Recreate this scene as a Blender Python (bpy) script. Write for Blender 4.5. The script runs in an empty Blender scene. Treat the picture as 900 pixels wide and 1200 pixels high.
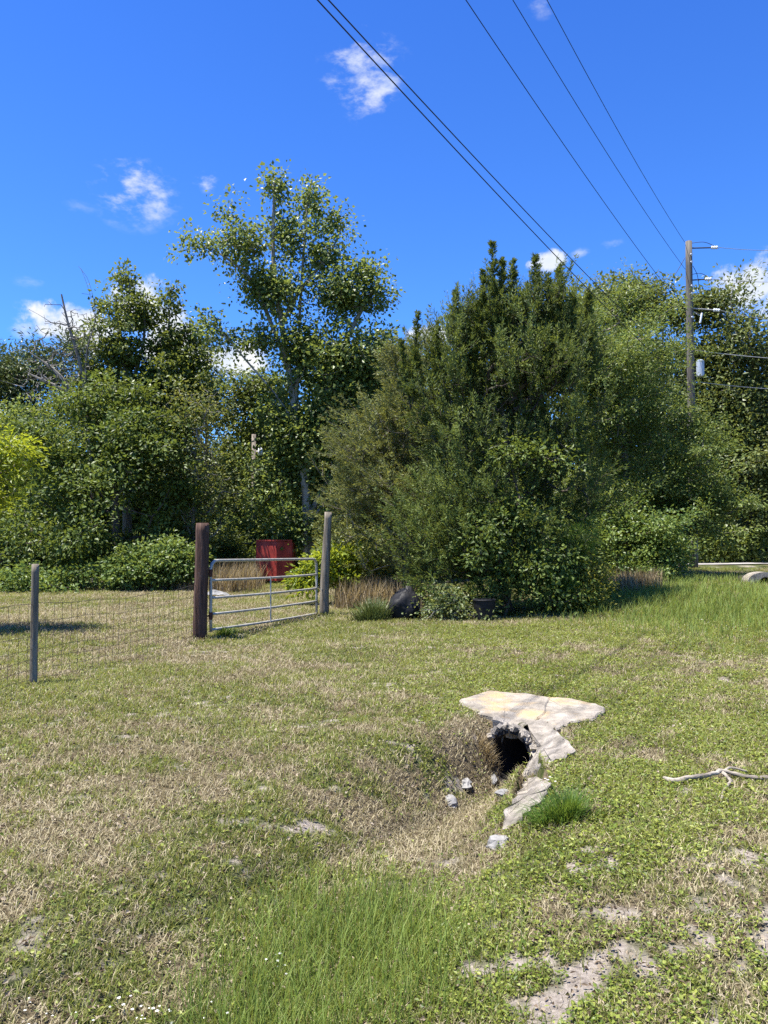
import bpy, math
import numpy as np

R = np.random.default_rng(11)
rad = math.radians
scene = bpy.context.scene
col = scene.collection

# ------------------------------------------------------------------ camera maths
F = 900.0
EYE = np.array([0.0, 0.0, 1.6])
TH = math.atan(30 / 900)


def ray(px, py):
    u, v = (px - 450) / F, (600 - py) / F
    return np.array([u, math.cos(TH) - v * math.sin(TH), math.sin(TH) + v * math.cos(TH)])


def at(px, py, Y):
    """the point seen at photo pixel (px,py) at a distance Y in front of the camera"""
    d = ray(px, py)
    return EYE + d * (Y / d[1])


def at_z(px, py, z):
    d = ray(px, py)
    return EYE + d * ((z - EYE[2]) / d[2])


# ------------------------------------------------------------------ noise
_perm = np.random.default_rng(5).random((256, 256))


def vnoise(x, y):
    xi, yi = np.floor(x).astype(int), np.floor(y).astype(int)
    fx, fy = x - xi, y - yi
    fx = fx * fx * (3 - 2 * fx)
    fy = fy * fy * (3 - 2 * fy)
    a = _perm[xi & 255, yi & 255]
    b = _perm[(xi + 1) & 255, yi & 255]
    c = _perm[xi & 255, (yi + 1) & 255]
    d = _perm[(xi + 1) & 255, (yi + 1) & 255]
    return (a * (1 - fx) + b * fx) * (1 - fy) + (c * (1 - fx) + d * fx) * fy


def fbm(x, y, o=4):
    s, a, t = 0, .5, 0
    for i in range(o):
        s = s + a * vnoise(x * 2 ** i + 17.3 * i, y * 2 ** i + 9.1 * i)
        t += a
        a *= .5
    return s / t


def sst(a, b, x):
    t = np.clip((x - a) / (b - a), 0, 1)
    return t * t * (3 - 2 * t)


# ------------------------------------------------------------------ terrain
MOUTH = np.array([1.12, 6.72])
AX = np.array([.74, .67]); AX = AX / np.linalg.norm(AX)
PIPE_R, PIPE_Z = .230, -.325
DITCH = np.array([[1.12, 6.72, .53, .25], [.82, 6.26, .50, .29], [.50, 5.62, .42, .42], [.12, 4.5, .27, .7],
                  [-.15, 3.4, .17, .8], [-.6, 2.0, .12, .9], [-1.2, .5, .1, 1.0]])


def ground_base(x, y):
    x = np.asarray(x, float); y = np.asarray(y, float)
    z = .5 * sst(10, 20, y) * sst(1.5, 8, x) + .15 * sst(17, 40, y)
    z = z + (fbm(x * .35, y * .35, 3) - .5) * .16 * sst(2, 7, np.hypot(x, y)) + (fbm(x * 2.1 + 50, y * 2.1, 3) - .5) * .045
    best = np.full(np.broadcast(x, y).shape, 1e9); dep = np.zeros_like(best); sig = np.ones_like(best)
    for a, b in zip(DITCH[:-1], DITCH[1:]):
        d = b[:2] - a[:2]
        t = np.clip(((x - a[0]) * d[0] + (y - a[1]) * d[1]) / (d @ d), 0, 1)
        dist = np.hypot(x - a[0] - t * d[0], y - a[1] - t * d[1])
        m = dist < best
        best = np.where(m, dist, best)
        dep = np.where(m, a[2] + t * (b[2] - a[2]), dep)
        sig = np.where(m, a[3] + t * (b[3] - a[3]), sig)
    s = (x - MOUTH[0]) * AX[0] + (y - MOUTH[1]) * AX[1]
    w = np.exp(-(best / sig) ** 2.4) * (1 - sst(-.02, .10, s))
    return z * (1 - w * .7) - dep * w


# concrete slabs of the culvert end: (photo pixel, height) corners
SLAB = {
    'top_slab': [[(538, 822, .03), (556, 815, .03), (574, 810, .03), (612, 813, .025), (645, 818, .03), (638, 838, .005), (624, 850, -.07), (600, 853, -.07), (577, 843, -.02), (556, 833, .01)]],
    'end_slab': [[(638, 818, .012), (652, 818, .03), (680, 822, .038), (709, 830, .035), (699, 842, .025), (668, 848, .02), (652, 856, .012), (632, 843, -.012)]],
    'side_wing': [[(616, 851, -.07), (636, 842, -.0), (654, 859, .015), (675, 880, .035), (646, 893, .03), (626, 903, -.2), (612, 913, -.42), (621, 880, -.26)]],
    'lower_wing': [[(612, 917, -.41), (630, 910, -.20), (647, 919, .03), (637, 936, .035), (612, 960, .03), (589, 972, .02), (600, 940, .02)]],
}


def tri_fan(poly):
    pts = np.array([slab_pt(*c) for c in poly])
    c = pts.mean(0)
    return [(c, pts[i], pts[(i + 1) % len(pts)]) for i in range(len(pts))]


def slab_pt(px, py, dz):
    """a corner of the concrete; values above -0.015 are heights over the ground, lower ones absolute"""
    if dz < -.015:
        return at_z(px, py, dz)
    d = ray(px, py)
    ts = np.linspace(2, 20, 6000)
    p = EYE[None] + ts[:, None] * d[None]
    return p[np.argmax(p[:, 2] < ground_base(p[:, 0], p[:, 1]) + dz)]


SLAB_TRIS = [t for ps in SLAB.values() for p in ps for t in tri_fan(p)]


def ground_z(x, y, press=True):
    x = np.asarray(x, float); y = np.asarray(y, float)
    z = ground_base(x, y)
    if press:
        for a, b, c in SLAB_TRIS:
            den = (b[1] - c[1]) * (a[0] - c[0]) + (c[0] - b[0]) * (a[1] - c[1])
            if abs(den) < 1e-9:
                continue
            l1 = ((b[1] - c[1]) * (x - c[0]) + (c[0] - b[0]) * (y - c[1])) / den
            l2 = ((c[1] - a[1]) * (x - c[0]) + (a[0] - c[0]) * (y - c[1])) / den
            l3 = 1 - l1 - l2
            ins = (l1 > -.03) & (l2 > -.03) & (l3 > -.03)
            zt = l1 * a[2] + l2 * b[2] + l3 * c[2] - .035
            z = np.where(ins, np.minimum(z, zt), z)
    return z


def gz(x, y):
    return float(ground_z(np.array([x]), np.array([y]))[0])


def on_ground(px, py):
    """the point of the ground seen at a photo pixel"""
    d = ray(px, py)
    ts = np.linspace(1.5, 60, 6000)
    p = EYE[None] + ts[:, None] * d[None]
    below = p[:, 2] < ground_z(p[:, 0], p[:, 1])
    return p[np.argmax(below)] if below.any() else p[-1]


def gauss(x, y, cx, cy, sx, sy=None):
    return np.exp(-((x - cx) / sx) ** 2 - ((y - cy) / (sy or sx)) ** 2)


def g_at(x, y, px, py, rpx, rpy):
    p = at_z(px, py, 0)
    Y = p[1]
    sy = max(rpy * Y * Y / (F * 1.6), .05)
    return gauss(x, y, p[0], Y, rpx * Y / F, sy)


def cover(x, y):
    """how green, sandy and lush the ground is at (x,y)"""
    n1 = fbm(x * .55 + 3, y * .55 + 7, 4)
    n2 = fbm(x * 2.6 + 31, y * 2.6 + 11, 4)
    n3 = fbm(x * 6.5 + 61, y * 6.5 + 41, 3)
    n4 = fbm(x * 15 + 11, y * 15 + 91, 2)
    green = .57 + (n1 - .5) * 1.2 + (n2 - .5) * 1.9 + (n3 - .5) * 1.4 + (n4 - .5) * .9
    for (px, py, rx, ry, a) in [(420, 1075, 120, 75, .9), (330, 1160, 130, 50, .5), (760, 940, 150, 70, .35), (680, 1010, 140, 50, .4),
                                (850, 1130, 120, 40, .15), (180, 790, 50, 14, .7), (60, 812, 50, 14, .5), (800, 720, 130, 28, .9),
                                (640, 790, 130, 18, .35), (760, 840, 120, 25, .25), (120, 900, 80, 30, .25), (280, 960, 150, 50, .12),
                                (400, 740, 70, 8, .6), (270, 748, 40, 8, .5), (500, 740, 90, 8, .5), (60, 1150, 90, 40, .2),
                                (100, 960, 150, 60, -.25), (250, 860, 220, 40, -.2), (520, 950, 70, 55, -.9), (530, 886, 60, 26, -1.0), (552, 852, 40, 14, -1.1), (590, 845, 30, 8, -.8), (450, 930, 60, 40, -.4), (760, 1110, 120, 35, -.4),
                                (120, 720, 160, 26, -.55), (230, 770, 60, 10, -.4), (820, 775, 60, 8, -.4), (600, 770, 60, 8, -.2),
                                (870, 1040, 60, 60, -.3), (440, 690, 60, 15, -.5), (20, 1060, 60, 50, -.2), (740, 690, 40, 18, -.5)]:
        green = green + a * g_at(x, y, px, py, rx, ry)
    sand = (n2 - .74) * 2.2 + (n1 - .5) * .4 + (n3 - .5) * 2.6 + (n4 - .5) * 2.2 - .8 * g_at(x, y, 470, 890, 110, 50)
    for (px, py, rx, ry, a) in [(780, 1095, 150, 60, .55), (735, 1112, 50, 18, .25), (805, 1098, 28, 12, .25), (880, 1060, 60, 50, .6), (870, 985, 60, 36, .4), (690, 1152, 40, 12, .55), (855, 1130, 30, 10, .6), (820, 1010, 60, 16, .4), (870, 950, 40, 16, .4), (620, 1160, 60, 12, .4), (720, 1060, 40, 8, .5), (465, 1192, 40, 14, 1.0), (590, 1110, 25, 10, .5), (740, 1060, 40, 14, .6), (690, 1196, 80, 12, .9),
                                (660, 1140, 40, 16, .5), (800, 1040, 60, 30, .35), (860, 985, 60, 30, .3), (790, 770, 25, 4, .9), (855, 797, 20, 5, .9), (845, 780, 50, 5, .5),
                                (230, 765, 40, 8, .4), (120, 900, 100, 30, .12), (640, 1075, 40, 16, .35), (540, 1115, 30, 12, .3), (250, 1130, 50, 20, .2),
                                (420, 1075, 110, 60, -.6), (800, 720, 150, 30, -.5), (180, 850, 100, 20, .15)]:
        sand = sand + a * g_at(x, y, px, py, rx, ry)
    lush = g_at(x, y, 420, 1070, 115, 70) + .8 * g_at(x, y, 310, 1160, 90, 40) + .9 * g_at(x, y, 800, 715, 130, 24)
    return np.clip(green, 0, 1), np.clip(sand, 0, 1), np.clip(lush, 0, 1)


# ------------------------------------------------------------------ object helpers
def link(o, parent=None):
    col.objects.link(o)
    if parent is not None:
        o.parent = parent
    return o


def tag(o, label=None, cat=None, group=None, kind=None):
    for k, v in (('label', label), ('category', cat), ('group', group), ('kind', kind)):
        if v:
            o[k] = v
    return o


def thing(name, loc, label, cat, group=None):
    o = bpy.data.objects.new(name, None)
    o.empty_display_size = .2
    o.location = loc
    link(o)
    return tag(o, label, cat, group)


class MB:
    """collects numpy vertices and faces and becomes ONE mesh object"""

    def __init__(self):
        self.v, self.f3, self.f4, self.a, self.n = [], [], [], [], 0

    def add(self, v, f4=None, f3=None, a=None):
        v = np.asarray(v, float).reshape(-1, 3)
        self.v.append(v)
        if f4 is not None and len(f4):
            self.f4.append(np.asarray(f4, int).reshape(-1, 4) + self.n)
        if f3 is not None and len(f3):
            self.f3.append(np.asarray(f3, int).reshape(-1, 3) + self.n)
        self.a.append(np.full(len(v), .5) if a is None else np.asarray(a, float))
        self.n += len(v)
        return self

    def box(self, c, s, rz=0.0, tilt=(0, 0)):
        c = np.asarray(c, float)
        p = np.array([[x, y, z] for x in (-.5, .5) for y in (-.5, .5) for z in (-.5, .5)]) * np.asarray(s, float)
        if tilt != (0, 0):
            ca, sa = math.cos(tilt[0]), math.sin(tilt[0])
            p = p @ np.array([[1, 0, 0], [0, ca, -sa], [0, sa, ca]]).T
            ca, sa = math.cos(tilt[1]), math.sin(tilt[1])
            p = p @ np.array([[ca, 0, sa], [0, 1, 0], [-sa, 0, ca]]).T
        ca, sa = math.cos(rz), math.sin(rz)
        p = p @ np.array([[ca, -sa, 0], [sa, ca, 0], [0, 0, 1]]).T
        return self.add(p + c, [[0, 1, 3, 2], [4, 6, 7, 5], [0, 4, 5, 1], [2, 3, 7, 6], [0, 2, 6, 4], [1, 5, 7, 3]])

    def tube(self, pts, r, n=8, caps=True, jit=0.0):
        pts = np.asarray(pts, float)
        k = len(pts)
        r = np.broadcast_to(np.asarray(r, float), (k,))
        t = np.gradient(pts, axis=0)
        t = t / (np.linalg.norm(t, axis=1, keepdims=True) + 1e-12)
        ref = np.array([0, 0, 1.0]) if abs(t[:, 2]).mean() < .8 else np.array([1.0, 0, 0])
        a = np.cross(t, ref); a /= np.linalg.norm(a, axis=1, keepdims=True) + 1e-12
        b = np.cross(t, a)
        an = np.arange(n) / n * 2 * math.pi
        rr = r[:, None] * (1 + jit * (R.random((k, n)) - .5) * 2)
        v = pts[:, None] + rr[..., None] * (np.cos(an)[None, :, None] * a[:, None] + np.sin(an)[None, :, None] * b[:, None])
        v = v.reshape(-1, 3)
        f = []
        for i in range(k - 1):
            for j in range(n):
                j2 = (j + 1) % n
                f.append([i * n + j, i * n + j2, (i + 1) * n + j2, (i + 1) * n + j])
        f3 = []
        if caps:
            v = np.vstack([v, pts[:1], pts[-1:]])
            for j in range(n):
                j2 = (j + 1) % n
                f3.append([j2, j, k * n])
                f3.append([(k - 1) * n + j, (k - 1) * n + j2, k * n + 1])
        return self.add(v, f, f3)

    def edges(self, A, B, ra, rb, n=5):
        """many separate tapered sticks at once"""
        A = np.asarray(A, float); B = np.asarray(B, float)
        if not len(A):
            return self
        t = B - A
        t = t / (np.linalg.norm(t, axis=1, keepdims=True) + 1e-9)
        ref = np.where(np.abs(t[:, 2:3]) < .8, np.array([[0, 0, 1.0]]), np.array([[1.0, 0, 0]]))
        a = np.cross(t, ref); a /= np.linalg.norm(a, axis=1, keepdims=True) + 1e-9
        b = np.cross(t, a)
        an = np.arange(n) / n * 2 * math.pi
        ring = np.cos(an)[None, :, None] * a[:, None] + np.sin(an)[None, :, None] * b[:, None]
        v = np.concatenate([A[:, None] + ring * np.asarray(ra)[:, None, None], B[:, None] + ring * np.asarray(rb)[:, None, None]], 1)
        j = np.arange(n); j2 = (j + 1) % n
        f = np.stack([j, j2, j2 + n, j + n], 1)
        f = (f[None] + (np.arange(len(A)) * 2 * n)[:, None, None]).reshape(-1, 4)
        return self.add(v.reshape(-1, 3), f)

    def leaves(self, P, D, N, L, W, rnd, fold=.12):
        D = D / (np.linalg.norm(D, axis=1, keepdims=True) + 1e-9)
        S = np.cross(D, N); S /= np.linalg.norm(S, axis=1, keepdims=True) + 1e-9
        N2 = np.cross(S, D)
        L = L[:, None]; W = W[:, None]
        v = np.stack([P, P + D * L * .42 - S * W * .5 + N2 * W * fold, P + D * L - N2 * L * .08, P + D * L * .42 + S * W * .5 + N2 * W * fold], 1)
        f = np.arange(len(P) * 4).reshape(-1, 4)
        return self.add(v.reshape(-1, 3), f, None, np.repeat(rnd, 4))

    def build(self, name, mat, parent=None, smooth=False, origin=None, attr=False):
        v = np.concatenate(self.v)
        if origin is None and parent is not None:
            origin = np.array(parent.matrix_world.translation) if parent.parent else np.array(parent.location)
        if origin is None:
            origin = np.array([(v[:, 0].min() + v[:, 0].max()) / 2, (v[:, 1].min() + v[:, 1].max()) / 2, v[:, 2].min()])
        v = v - np.asarray(origin)
        f4 = np.concatenate(self.f4) if self.f4 else np.zeros((0, 4), int)
        f3 = np.concatenate(self.f3) if self.f3 else np.zeros((0, 3), int)
        me = bpy.data.meshes.new(name)
        me.vertices.add(len(v))
        me.vertices.foreach_set('co', v.astype(np.float32).ravel())
        me.loops.add(f4.size + f3.size)
        me.loops.foreach_set('vertex_index', np.concatenate([f4.ravel(), f3.ravel()]).astype(np.int32))
        me.polygons.add(len(f4) + len(f3))
        st = np.concatenate([np.arange(len(f4)) * 4, f4.size + np.arange(len(f3)) * 3])
        me.polygons.foreach_set('loop_start', st.astype(np.int32))
        me.polygons.foreach_set('use_smooth', np.full(len(st), smooth))
        if attr:
            at_ = me.attributes.new('rnd', 'FLOAT', 'POINT')
            at_.data.foreach_set('value', np.concatenate(self.a).astype(np.float32))
        me.materials.append(mat)
        me.update(calc_edges=True)
        me.validate()
        o = bpy.data.objects.new(name, me)
        link(o, parent)
        if parent is None:
            o.location = origin
        return o


# ------------------------------------------------------------------ materials
class NT:
    def __init__(self, tree):
        self.t = tree
        tree.nodes.clear()

    def n(self, ty, **kw):
        nd = self.t.nodes.new(ty)
        for k, v in kw.items():
            if k.startswith('i_'):
                nd.inputs[k[2:].replace('_', ' ')].default_value = v
            elif k.startswith('x'):
                nd.inputs[int(k[1:])].default_value = v
            else:
                setattr(nd, k, v)
        return nd

    def l(self, a, b):
        self.t.links.new(a, b)

    def math(self, op, a, b=None, c=None, clamp=False):
        nd = self.t.nodes.new('ShaderNodeMath'); nd.operation = op; nd.use_clamp = clamp
        for i, s in enumerate((a, b, c)):
            if s is None:
                continue
            if isinstance(s, (int, float)):
                nd.inputs[i].default_value = s
            else:
                self.l(s, nd.inputs[i])
        return nd.outputs[0]

    def ramp(self, fac, stops, interp='LINEAR'):
        nd = self.t.nodes.new('ShaderNodeValToRGB')
        cr = nd.color_ramp; cr.interpolation = interp
        while len(cr.elements) < len(stops):
            cr.elements.new(.5)
        for e, (p, c) in zip(cr.elements, stops):
            e.position = p; e.color = (*c, 1) if len(c) == 3 else c
        self.l(fac, nd.inputs[0])
        return nd.outputs[0]

    def mix(self, fac, a, b, blend='MIX'):
        nd = self.t.nodes.new('ShaderNodeMix'); nd.data_type = 'RGBA'; nd.blend_type = blend
        for i, s in ((0, fac), (6, a), (7, b)):
            if isinstance(s, (int, float)):
                nd.inputs[i].default_value = s
            elif isinstance(s, tuple):
                nd.inputs[i].default_value = (*s, 1)
            else:
                self.l(s, nd.inputs[i])
        return nd.outputs[2]

    def noise(self, scale, detail=4, vec=None, rough=.55, out=0):
        nd = self.n('ShaderNodeTexNoise', i_Scale=scale, i_Detail=detail, i_Roughness=rough)
        if vec is not None:
            self.l(vec, nd.inputs['Vector'])
        return nd.outputs[out]


def new_mat(name):
    m = bpy.data.materials.new(name)
    m.use_nodes = True
    return m, NT(m.node_tree)


def leaf_mat(name, dark, mid, light, transl=.28, rough=.45, spec=.35, odd=None):
    m, t = new_mat(name)
    a = t.n('ShaderNodeAttribute', attribute_name='rnd').outputs['Fac']
    pos = t.n('ShaderNodeNewGeometry').outputs['Position']
    nz = t.noise(.8, 3, pos)
    f = t.math('ADD', a, t.math('MULTIPLY', t.math('SUBTRACT', nz, .5), .9), clamp=True)
    stops = [(.0, dark), (.45, mid), (.93, light)]
    c = t.ramp(f, stops + ([(1.0, odd)] if odd else []))
    b = t.n('ShaderNodeBsdfPrincipled', i_Roughness=rough)
    b.inputs['Specular IOR Level'].default_value = spec
    t.l(c, b.inputs['Base Color'])
    tr = t.n('ShaderNodeBsdfTranslucent')
    t.l(t.mix(.65, c, tuple(min(1, x * y) for x, y in zip(light, (1.5, 1.35, .8)))), tr.inputs['Color'])
    mx = t.n('ShaderNodeMixShader', x0=transl + (.10 if transl > .16 else 0))
    t.l(b.outputs[0], mx.inputs[1]); t.l(tr.outputs[0], mx.inputs[2])
    o = t.n('ShaderNodeOutputMaterial')
    t.l(mx.outputs[0], o.inputs[0])
    return m


def surf_mat(name, stops, scale=8, stretch=(1, 1, 1), rough=.8, metallic=0, bump=.3, spec=.3, detail=6, bscale=None, spots=None, rvar=0):
    """generic worn surface: noise ramp + bump, in object space"""
    m, t = new_mat(name)
    tc = t.n('ShaderNodeTexCoord')
    mp = t.n('ShaderNodeMapping'); mp.inputs['Scale'].default_value = stretch
    t.l(tc.outputs['Object'], mp.inputs[0])
    v = mp.outputs[0]
    nz = t.noise(scale, detail, v)
    c = t.ramp(nz, stops)
    if spots:
        sc, lo, hi, colr = spots
        k = t.ramp(t.noise(sc, 5, tc.outputs['Object'], .65), [(lo, (0, 0, 0)), (hi, (1, 1, 1))])
        c = t.mix(k, c, colr)
    b = t.n('ShaderNodeBsdfPrincipled', i_Roughness=rough, i_Metallic=metallic)
    b.inputs['Specular IOR Level'].default_value = spec
    t.l(c, b.inputs['Base Color'])
    if rvar:
        t.l(t.math('ADD', t.math('MULTIPLY', nz, rvar), rough - rvar / 2), b.inputs['Roughness'])
    if bump:
        bp = t.n('ShaderNodeBump', i_Strength=bump, i_Distance=.02)
        t.l(t.noise(bscale or scale * 2.5, 5, v), bp.inputs['Height'])
        t.l(bp.outputs[0], b.inputs['Normal'])
    o = t.n('ShaderNodeOutputMaterial')
    t.l(b.outputs[0], o.inputs[0])
    return m


M = {}
M['bark_pale'] = surf_mat('pale_bark', [(.3, (.10, .085, .065)), (.5, (.25, .23, .19)), (.7, (.42, .39, .34))], 5, (1, 1, .35), bump=.4)
M['bark_grey'] = surf_mat('grey_bark', [(.3, (.09, .075, .06)), (.55, (.20, .17, .14)), (.75, (.30, .27, .23))], 7, (1, 1, .25), bump=.6)
M['bark_dark'] = surf_mat('dark_bark', [(.3, (.04, .03, .024)), (.6, (.10, .08, .06))], 7, (1, 1, .25), bump=.6)
M['dead_wood'] = surf_mat('dead_wood', [(.3, (.10, .09, .08)), (.7, (.26, .24, .21))], 9, (1, 1, .3), bump=.4)
M['post_dark'] = surf_mat('dark_post_wood', [(.28, (.022, .011, .008)), (.5, (.070, .036, .024)), (.72, (.14, .082, .060))], 14, (1.6, 1.6, .12), bump=.8, spots=(5, .62, .8, (.20, .15, .13)))
M['post_grey'] = surf_mat('weathered_post_wood', [(.28, (.062, .050, .036)), (.5, (.165, .138, .102)), (.72, (.30, .26, .20))], 14, (1.6, 1.6, .12), bump=.8, spots=(4, .6, .75, (.09, .08, .065)))
M['pole'] = surf_mat('utility_pole_wood', [(.28, (.050, .043, .035)), (.5, (.115, .101, .083)), (.72, (.20, .182, .155))], 9, (1.5, 1.5, .08), bump=.5)
M['galv'] = surf_mat('galvanised_steel', [(.3, (.29, .275, .245)), (.6, (.42, .40, .36)), (.8, (.52, .50, .45))], 12, rough=.42, metallic=.25, bump=.08, rvar=.2, spots=(7, .66, .8, (.30, .22, .15)))
M['wire'] = surf_mat('fence_wire', [(.3, (.05, .04, .03)), (.7, (.13, .11, .09))], 20, rough=.6, metallic=.6, bump=0)
M['cable'] = surf_mat('black_cable', [(.3, (.012, .012, .014)), (.7, (.03, .03, .032))], 3, rough=.6, bump=0)
M['bare_cable'] = surf_mat('bare_aluminium_cable', [(.3, (.32, .32, .31)), (.7, (.45, .45, .44))], 3, rough=.4, metallic=.4, bump=0)
M['porcelain'] = surf_mat('insulator_porcelain', [(.3, (.62, .63, .66)), (.7, (.78, .79, .80))], 3, rough=.25, bump=0, spec=.5)
M['transf'] = surf_mat('transformer_paint', [(.3, (.32, .37, .43)), (.7, (.48, .53, .58))], 6, rough=.4, bump=.05, spec=.5)
M['concrete'] = surf_mat('old_concrete', [(.28, (.13, .113, .09)), (.5, (.27, .237, .19)), (.72, (.385, .342, .28))], 7, rough=.95, bump=1.0, bscale=60, spots=(3.0, .48, .66, (.40, .285, .145)))
M['concrete_grey'] = surf_mat('grey_concrete', [(.28, (.11, .098, .078)), (.5, (.26, .23, .19)), (.72, (.41, .37, .31))], 9, rough=.95, bump=1.0, bscale=60, spots=(11, .56, .7, (.16, .14, .12)))
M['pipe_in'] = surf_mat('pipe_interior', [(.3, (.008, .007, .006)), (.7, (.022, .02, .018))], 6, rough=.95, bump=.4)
M['chunk'] = surf_mat('concrete_rubble', [(.3, (.15, .145, .135)), (.7, (.31, .30, .28))], 9, rough=.9, bump=.8)
M['red'] = surf_mat('rusty_red_paint', [(.25, (.15, .026, .018)), (.5, (.34, .040, .028)), (.75, (.45, .075, .052))], 5, (1, 1, .5), rough=.55, bump=.2, spots=(5, .60, .74, (.13, .05, .03)))
M['rust'] = surf_mat('dark_rust', [(.3, (.035, .014, .010)), (.7, (.12, .05, .03))], 8, rough=.85, bump=.4)
M['black'] = surf_mat('black_plastic', [(.3, (.005, .005, .006)), (.7, (.014, .014, .016))], 6, rough=.6, bump=.4, spec=.25)
M['pale_sheet'] = surf_mat('pale_sheet', [(.3, (.12, .12, .115)), (.7, (.24, .235, .225))], 4, rough=.6, bump=.2)
M['crate'] = surf_mat('brown_slats', [(.3, (.07, .045, .03)), (.7, (.22, .15, .10))], 12, (1, 1, .1), bump=.5)
M['dead_twig'] = surf_mat('dead_twig', [(.3, (.10, .09, .078)), (.7, (.25, .23, .20))], 9, (1, 1, .3), bump=.3)
M['stick'] = surf_mat('dry_branch', [(.28, (.07, .057, .043)), (.5, (.22, .19, .15)), (.72, (.42, .37, .30))], 16, (.3, 1, 1), bump=.6, spots=(9, .58, .7, (.12, .10, .085)))

M['lf_syc'] = leaf_mat('sycamore_leaf', (.045, .075, .016), (.115, .165, .036), (.215, .270, .075))
M['lf_oakd'] = leaf_mat('dark_glossy_leaf', (.028, .052, .009), (.075, .118, .021), (.155, .205, .044), .25, .5, .3)
M['lf_left'] = leaf_mat('left_tree_leaf', (.040, .064, .011), (.098, .138, .026), (.18, .22, .052), .25)
M['lf_olive'] = leaf_mat('olive_leaf', (.052, .076, .017), (.132, .162, .042), (.240, .256, .080), .25, .55)
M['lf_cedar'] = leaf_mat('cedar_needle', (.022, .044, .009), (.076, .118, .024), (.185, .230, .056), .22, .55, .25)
M['lf_willow'] = leaf_mat('willow_leaf', (.044, .078, .013), (.115, .170, .034), (.215, .265, .064), .3)
M['lf_oak'] = leaf_mat('oak_leaf', (.032, .052, .011), (.086, .116, .027), (.18, .21, .062), .2)
M['lf_lime'] = leaf_mat('lime_leaf', (.09, .14, .012), (.17, .235, .018), (.29, .34, .032), .38)
M['lf_yellow'] = leaf_mat('yellow_green_leaf', (.075, .090, .010), (.170, .180, .022), (.27, .265, .040), .25)
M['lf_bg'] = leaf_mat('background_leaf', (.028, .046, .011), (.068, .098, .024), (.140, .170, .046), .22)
M['lf_pine'] = leaf_mat('pine_needle', (.030, .050, .014), (.068, .100, .027), (.125, .160, .048), .15)
M['lf_shrub'] = leaf_mat('shrub_leaf', (.036, .072, .012), (.095, .158, .030), (.190, .250, .065), .28, .45, .35)
M['lf_bramble'] = leaf_mat('bramble_leaf', (.03, .06, .015), (.10, .14, .04), (.26, .30, .13), .25)
M['lf_tuft'] = leaf_mat('green_tuft_blade', (.03, .075, .010), (.075, .150, .022), (.16, .24, .045), .3)
M['lf_yucca'] = leaf_mat('yucca_blade', (.03, .06, .02), (.07, .11, .035), (.2, .25, .12), .15)
M['dry_tall'] = leaf_mat('dry_stalk', (.10, .075, .045), (.24, .185, .115), (.40, .33, .21), .2, .8, .1)
M['g_green'] = leaf_mat('green_grass_blade', (.062, .084, .014), (.150, .180, .036), (.270, .285, .092), .3, .6, .2)
M['g_straw'] = leaf_mat('straw_blade', (.095, .085, .042), (.245, .210, .115), (.430, .375, .245), .15, .8, .1)
M['g_lush'] = leaf_mat('lush_grass_blade', (.070, .115, .018), (.155, .225, .040), (.260, .325, .085), .32, .55, .25)
M['g_clover'] = leaf_mat('clover_leaf', (.050, .088, .010), (.150, .205, .028), (.300, .330, .066), .28, .45, .35)
M['g_flower'] = leaf_mat('white_flower', (.6, .6, .55), (.75, .75, .7), (.85, .85, .82), .2, .7, .1)


def ground_mat():
    m, t = new_mat('meadow_ground')
    pos = t.n('ShaderNodeNewGeometry').outputs['Position']
    g = t.n('ShaderNodeAttribute', attribute_name='green').outputs['Fac']
    s = t.n('ShaderNodeAttribute', attribute_name='sand').outputs['Fac']
    nf = t.noise(55, 6, pos, .7)
    nm = t.noise(9, 5, pos, .6)
    straw = t.ramp(nf, [(.30, (.040, .030, .019)), (.5, (.125, .098, .060)), (.7, (.29, .24, .155))])
    green = t.ramp(nf, [(.30, (.018, .024, .008)), (.5, (.052, .066, .018)), (.7, (.120, .130, .042))])
    sand = t.ramp(t.noise(38, 6, pos, .75), [(.30, (.13, .106, .086)), (.5, (.29, .25, .21)), (.7, (.43, .38, .325))])
    gf = t.math('ADD', g, t.math('MULTIPLY', t.math('SUBTRACT', nm, .5), 1.3), clamp=True)
    gf = t.ramp(gf, [(.25, (0, 0, 0)), (.7, (1, 1, 1))])
    sf = t.math('ADD', s, t.math('MULTIPLY', t.math('SUBTRACT', nm, .5), .9), clamp=True)
    sf = t.ramp(sf, [(.12, (0, 0, 0)), (.85, (1, 1, 1))])
    c = t.mix(sf, t.mix(gf, straw, green), sand)
    b = t.n('ShaderNodeBsdfPrincipled', i_Roughness=.95)
    b.inputs['Specular IOR Level'].default_value = .1
    t.l(c, b.inputs['Base Color'])
    bp = t.n('ShaderNodeBump', i_Strength=.9, i_Distance=.03)
    t.l(t.math('ADD', nf, t.math('MULTIPLY', nm, .8)), bp.inputs['Height'])
    t.l(bp.outputs[0], b.inputs['Normal'])
    o = t.n('ShaderNodeOutputMaterial'); t.l(b.outputs[0], o.inputs[0])
    return m


# ------------------------------------------------------------------ ground
def axis_coords(fine, mid, far, step_f, step_m):
    c = list(np.arange(fine[0], fine[1] + 1e-6, step_f))
    x = fine[0]
    while x > mid[0]:
        x -= step_m; c.append(x)
    lo = x; st = step_m
    while lo > far[0]:
        st *= 1.16; lo -= st; c.append(lo)
    x = fine[1]
    while x < mid[1]:
        x += step_m; c.append(x)
    hi = x; st = step_m
    while hi < far[1]:
        st *= 1.16; hi += st; c.append(hi)
    return np.array(sorted(set(np.round(c, 4))))


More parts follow.
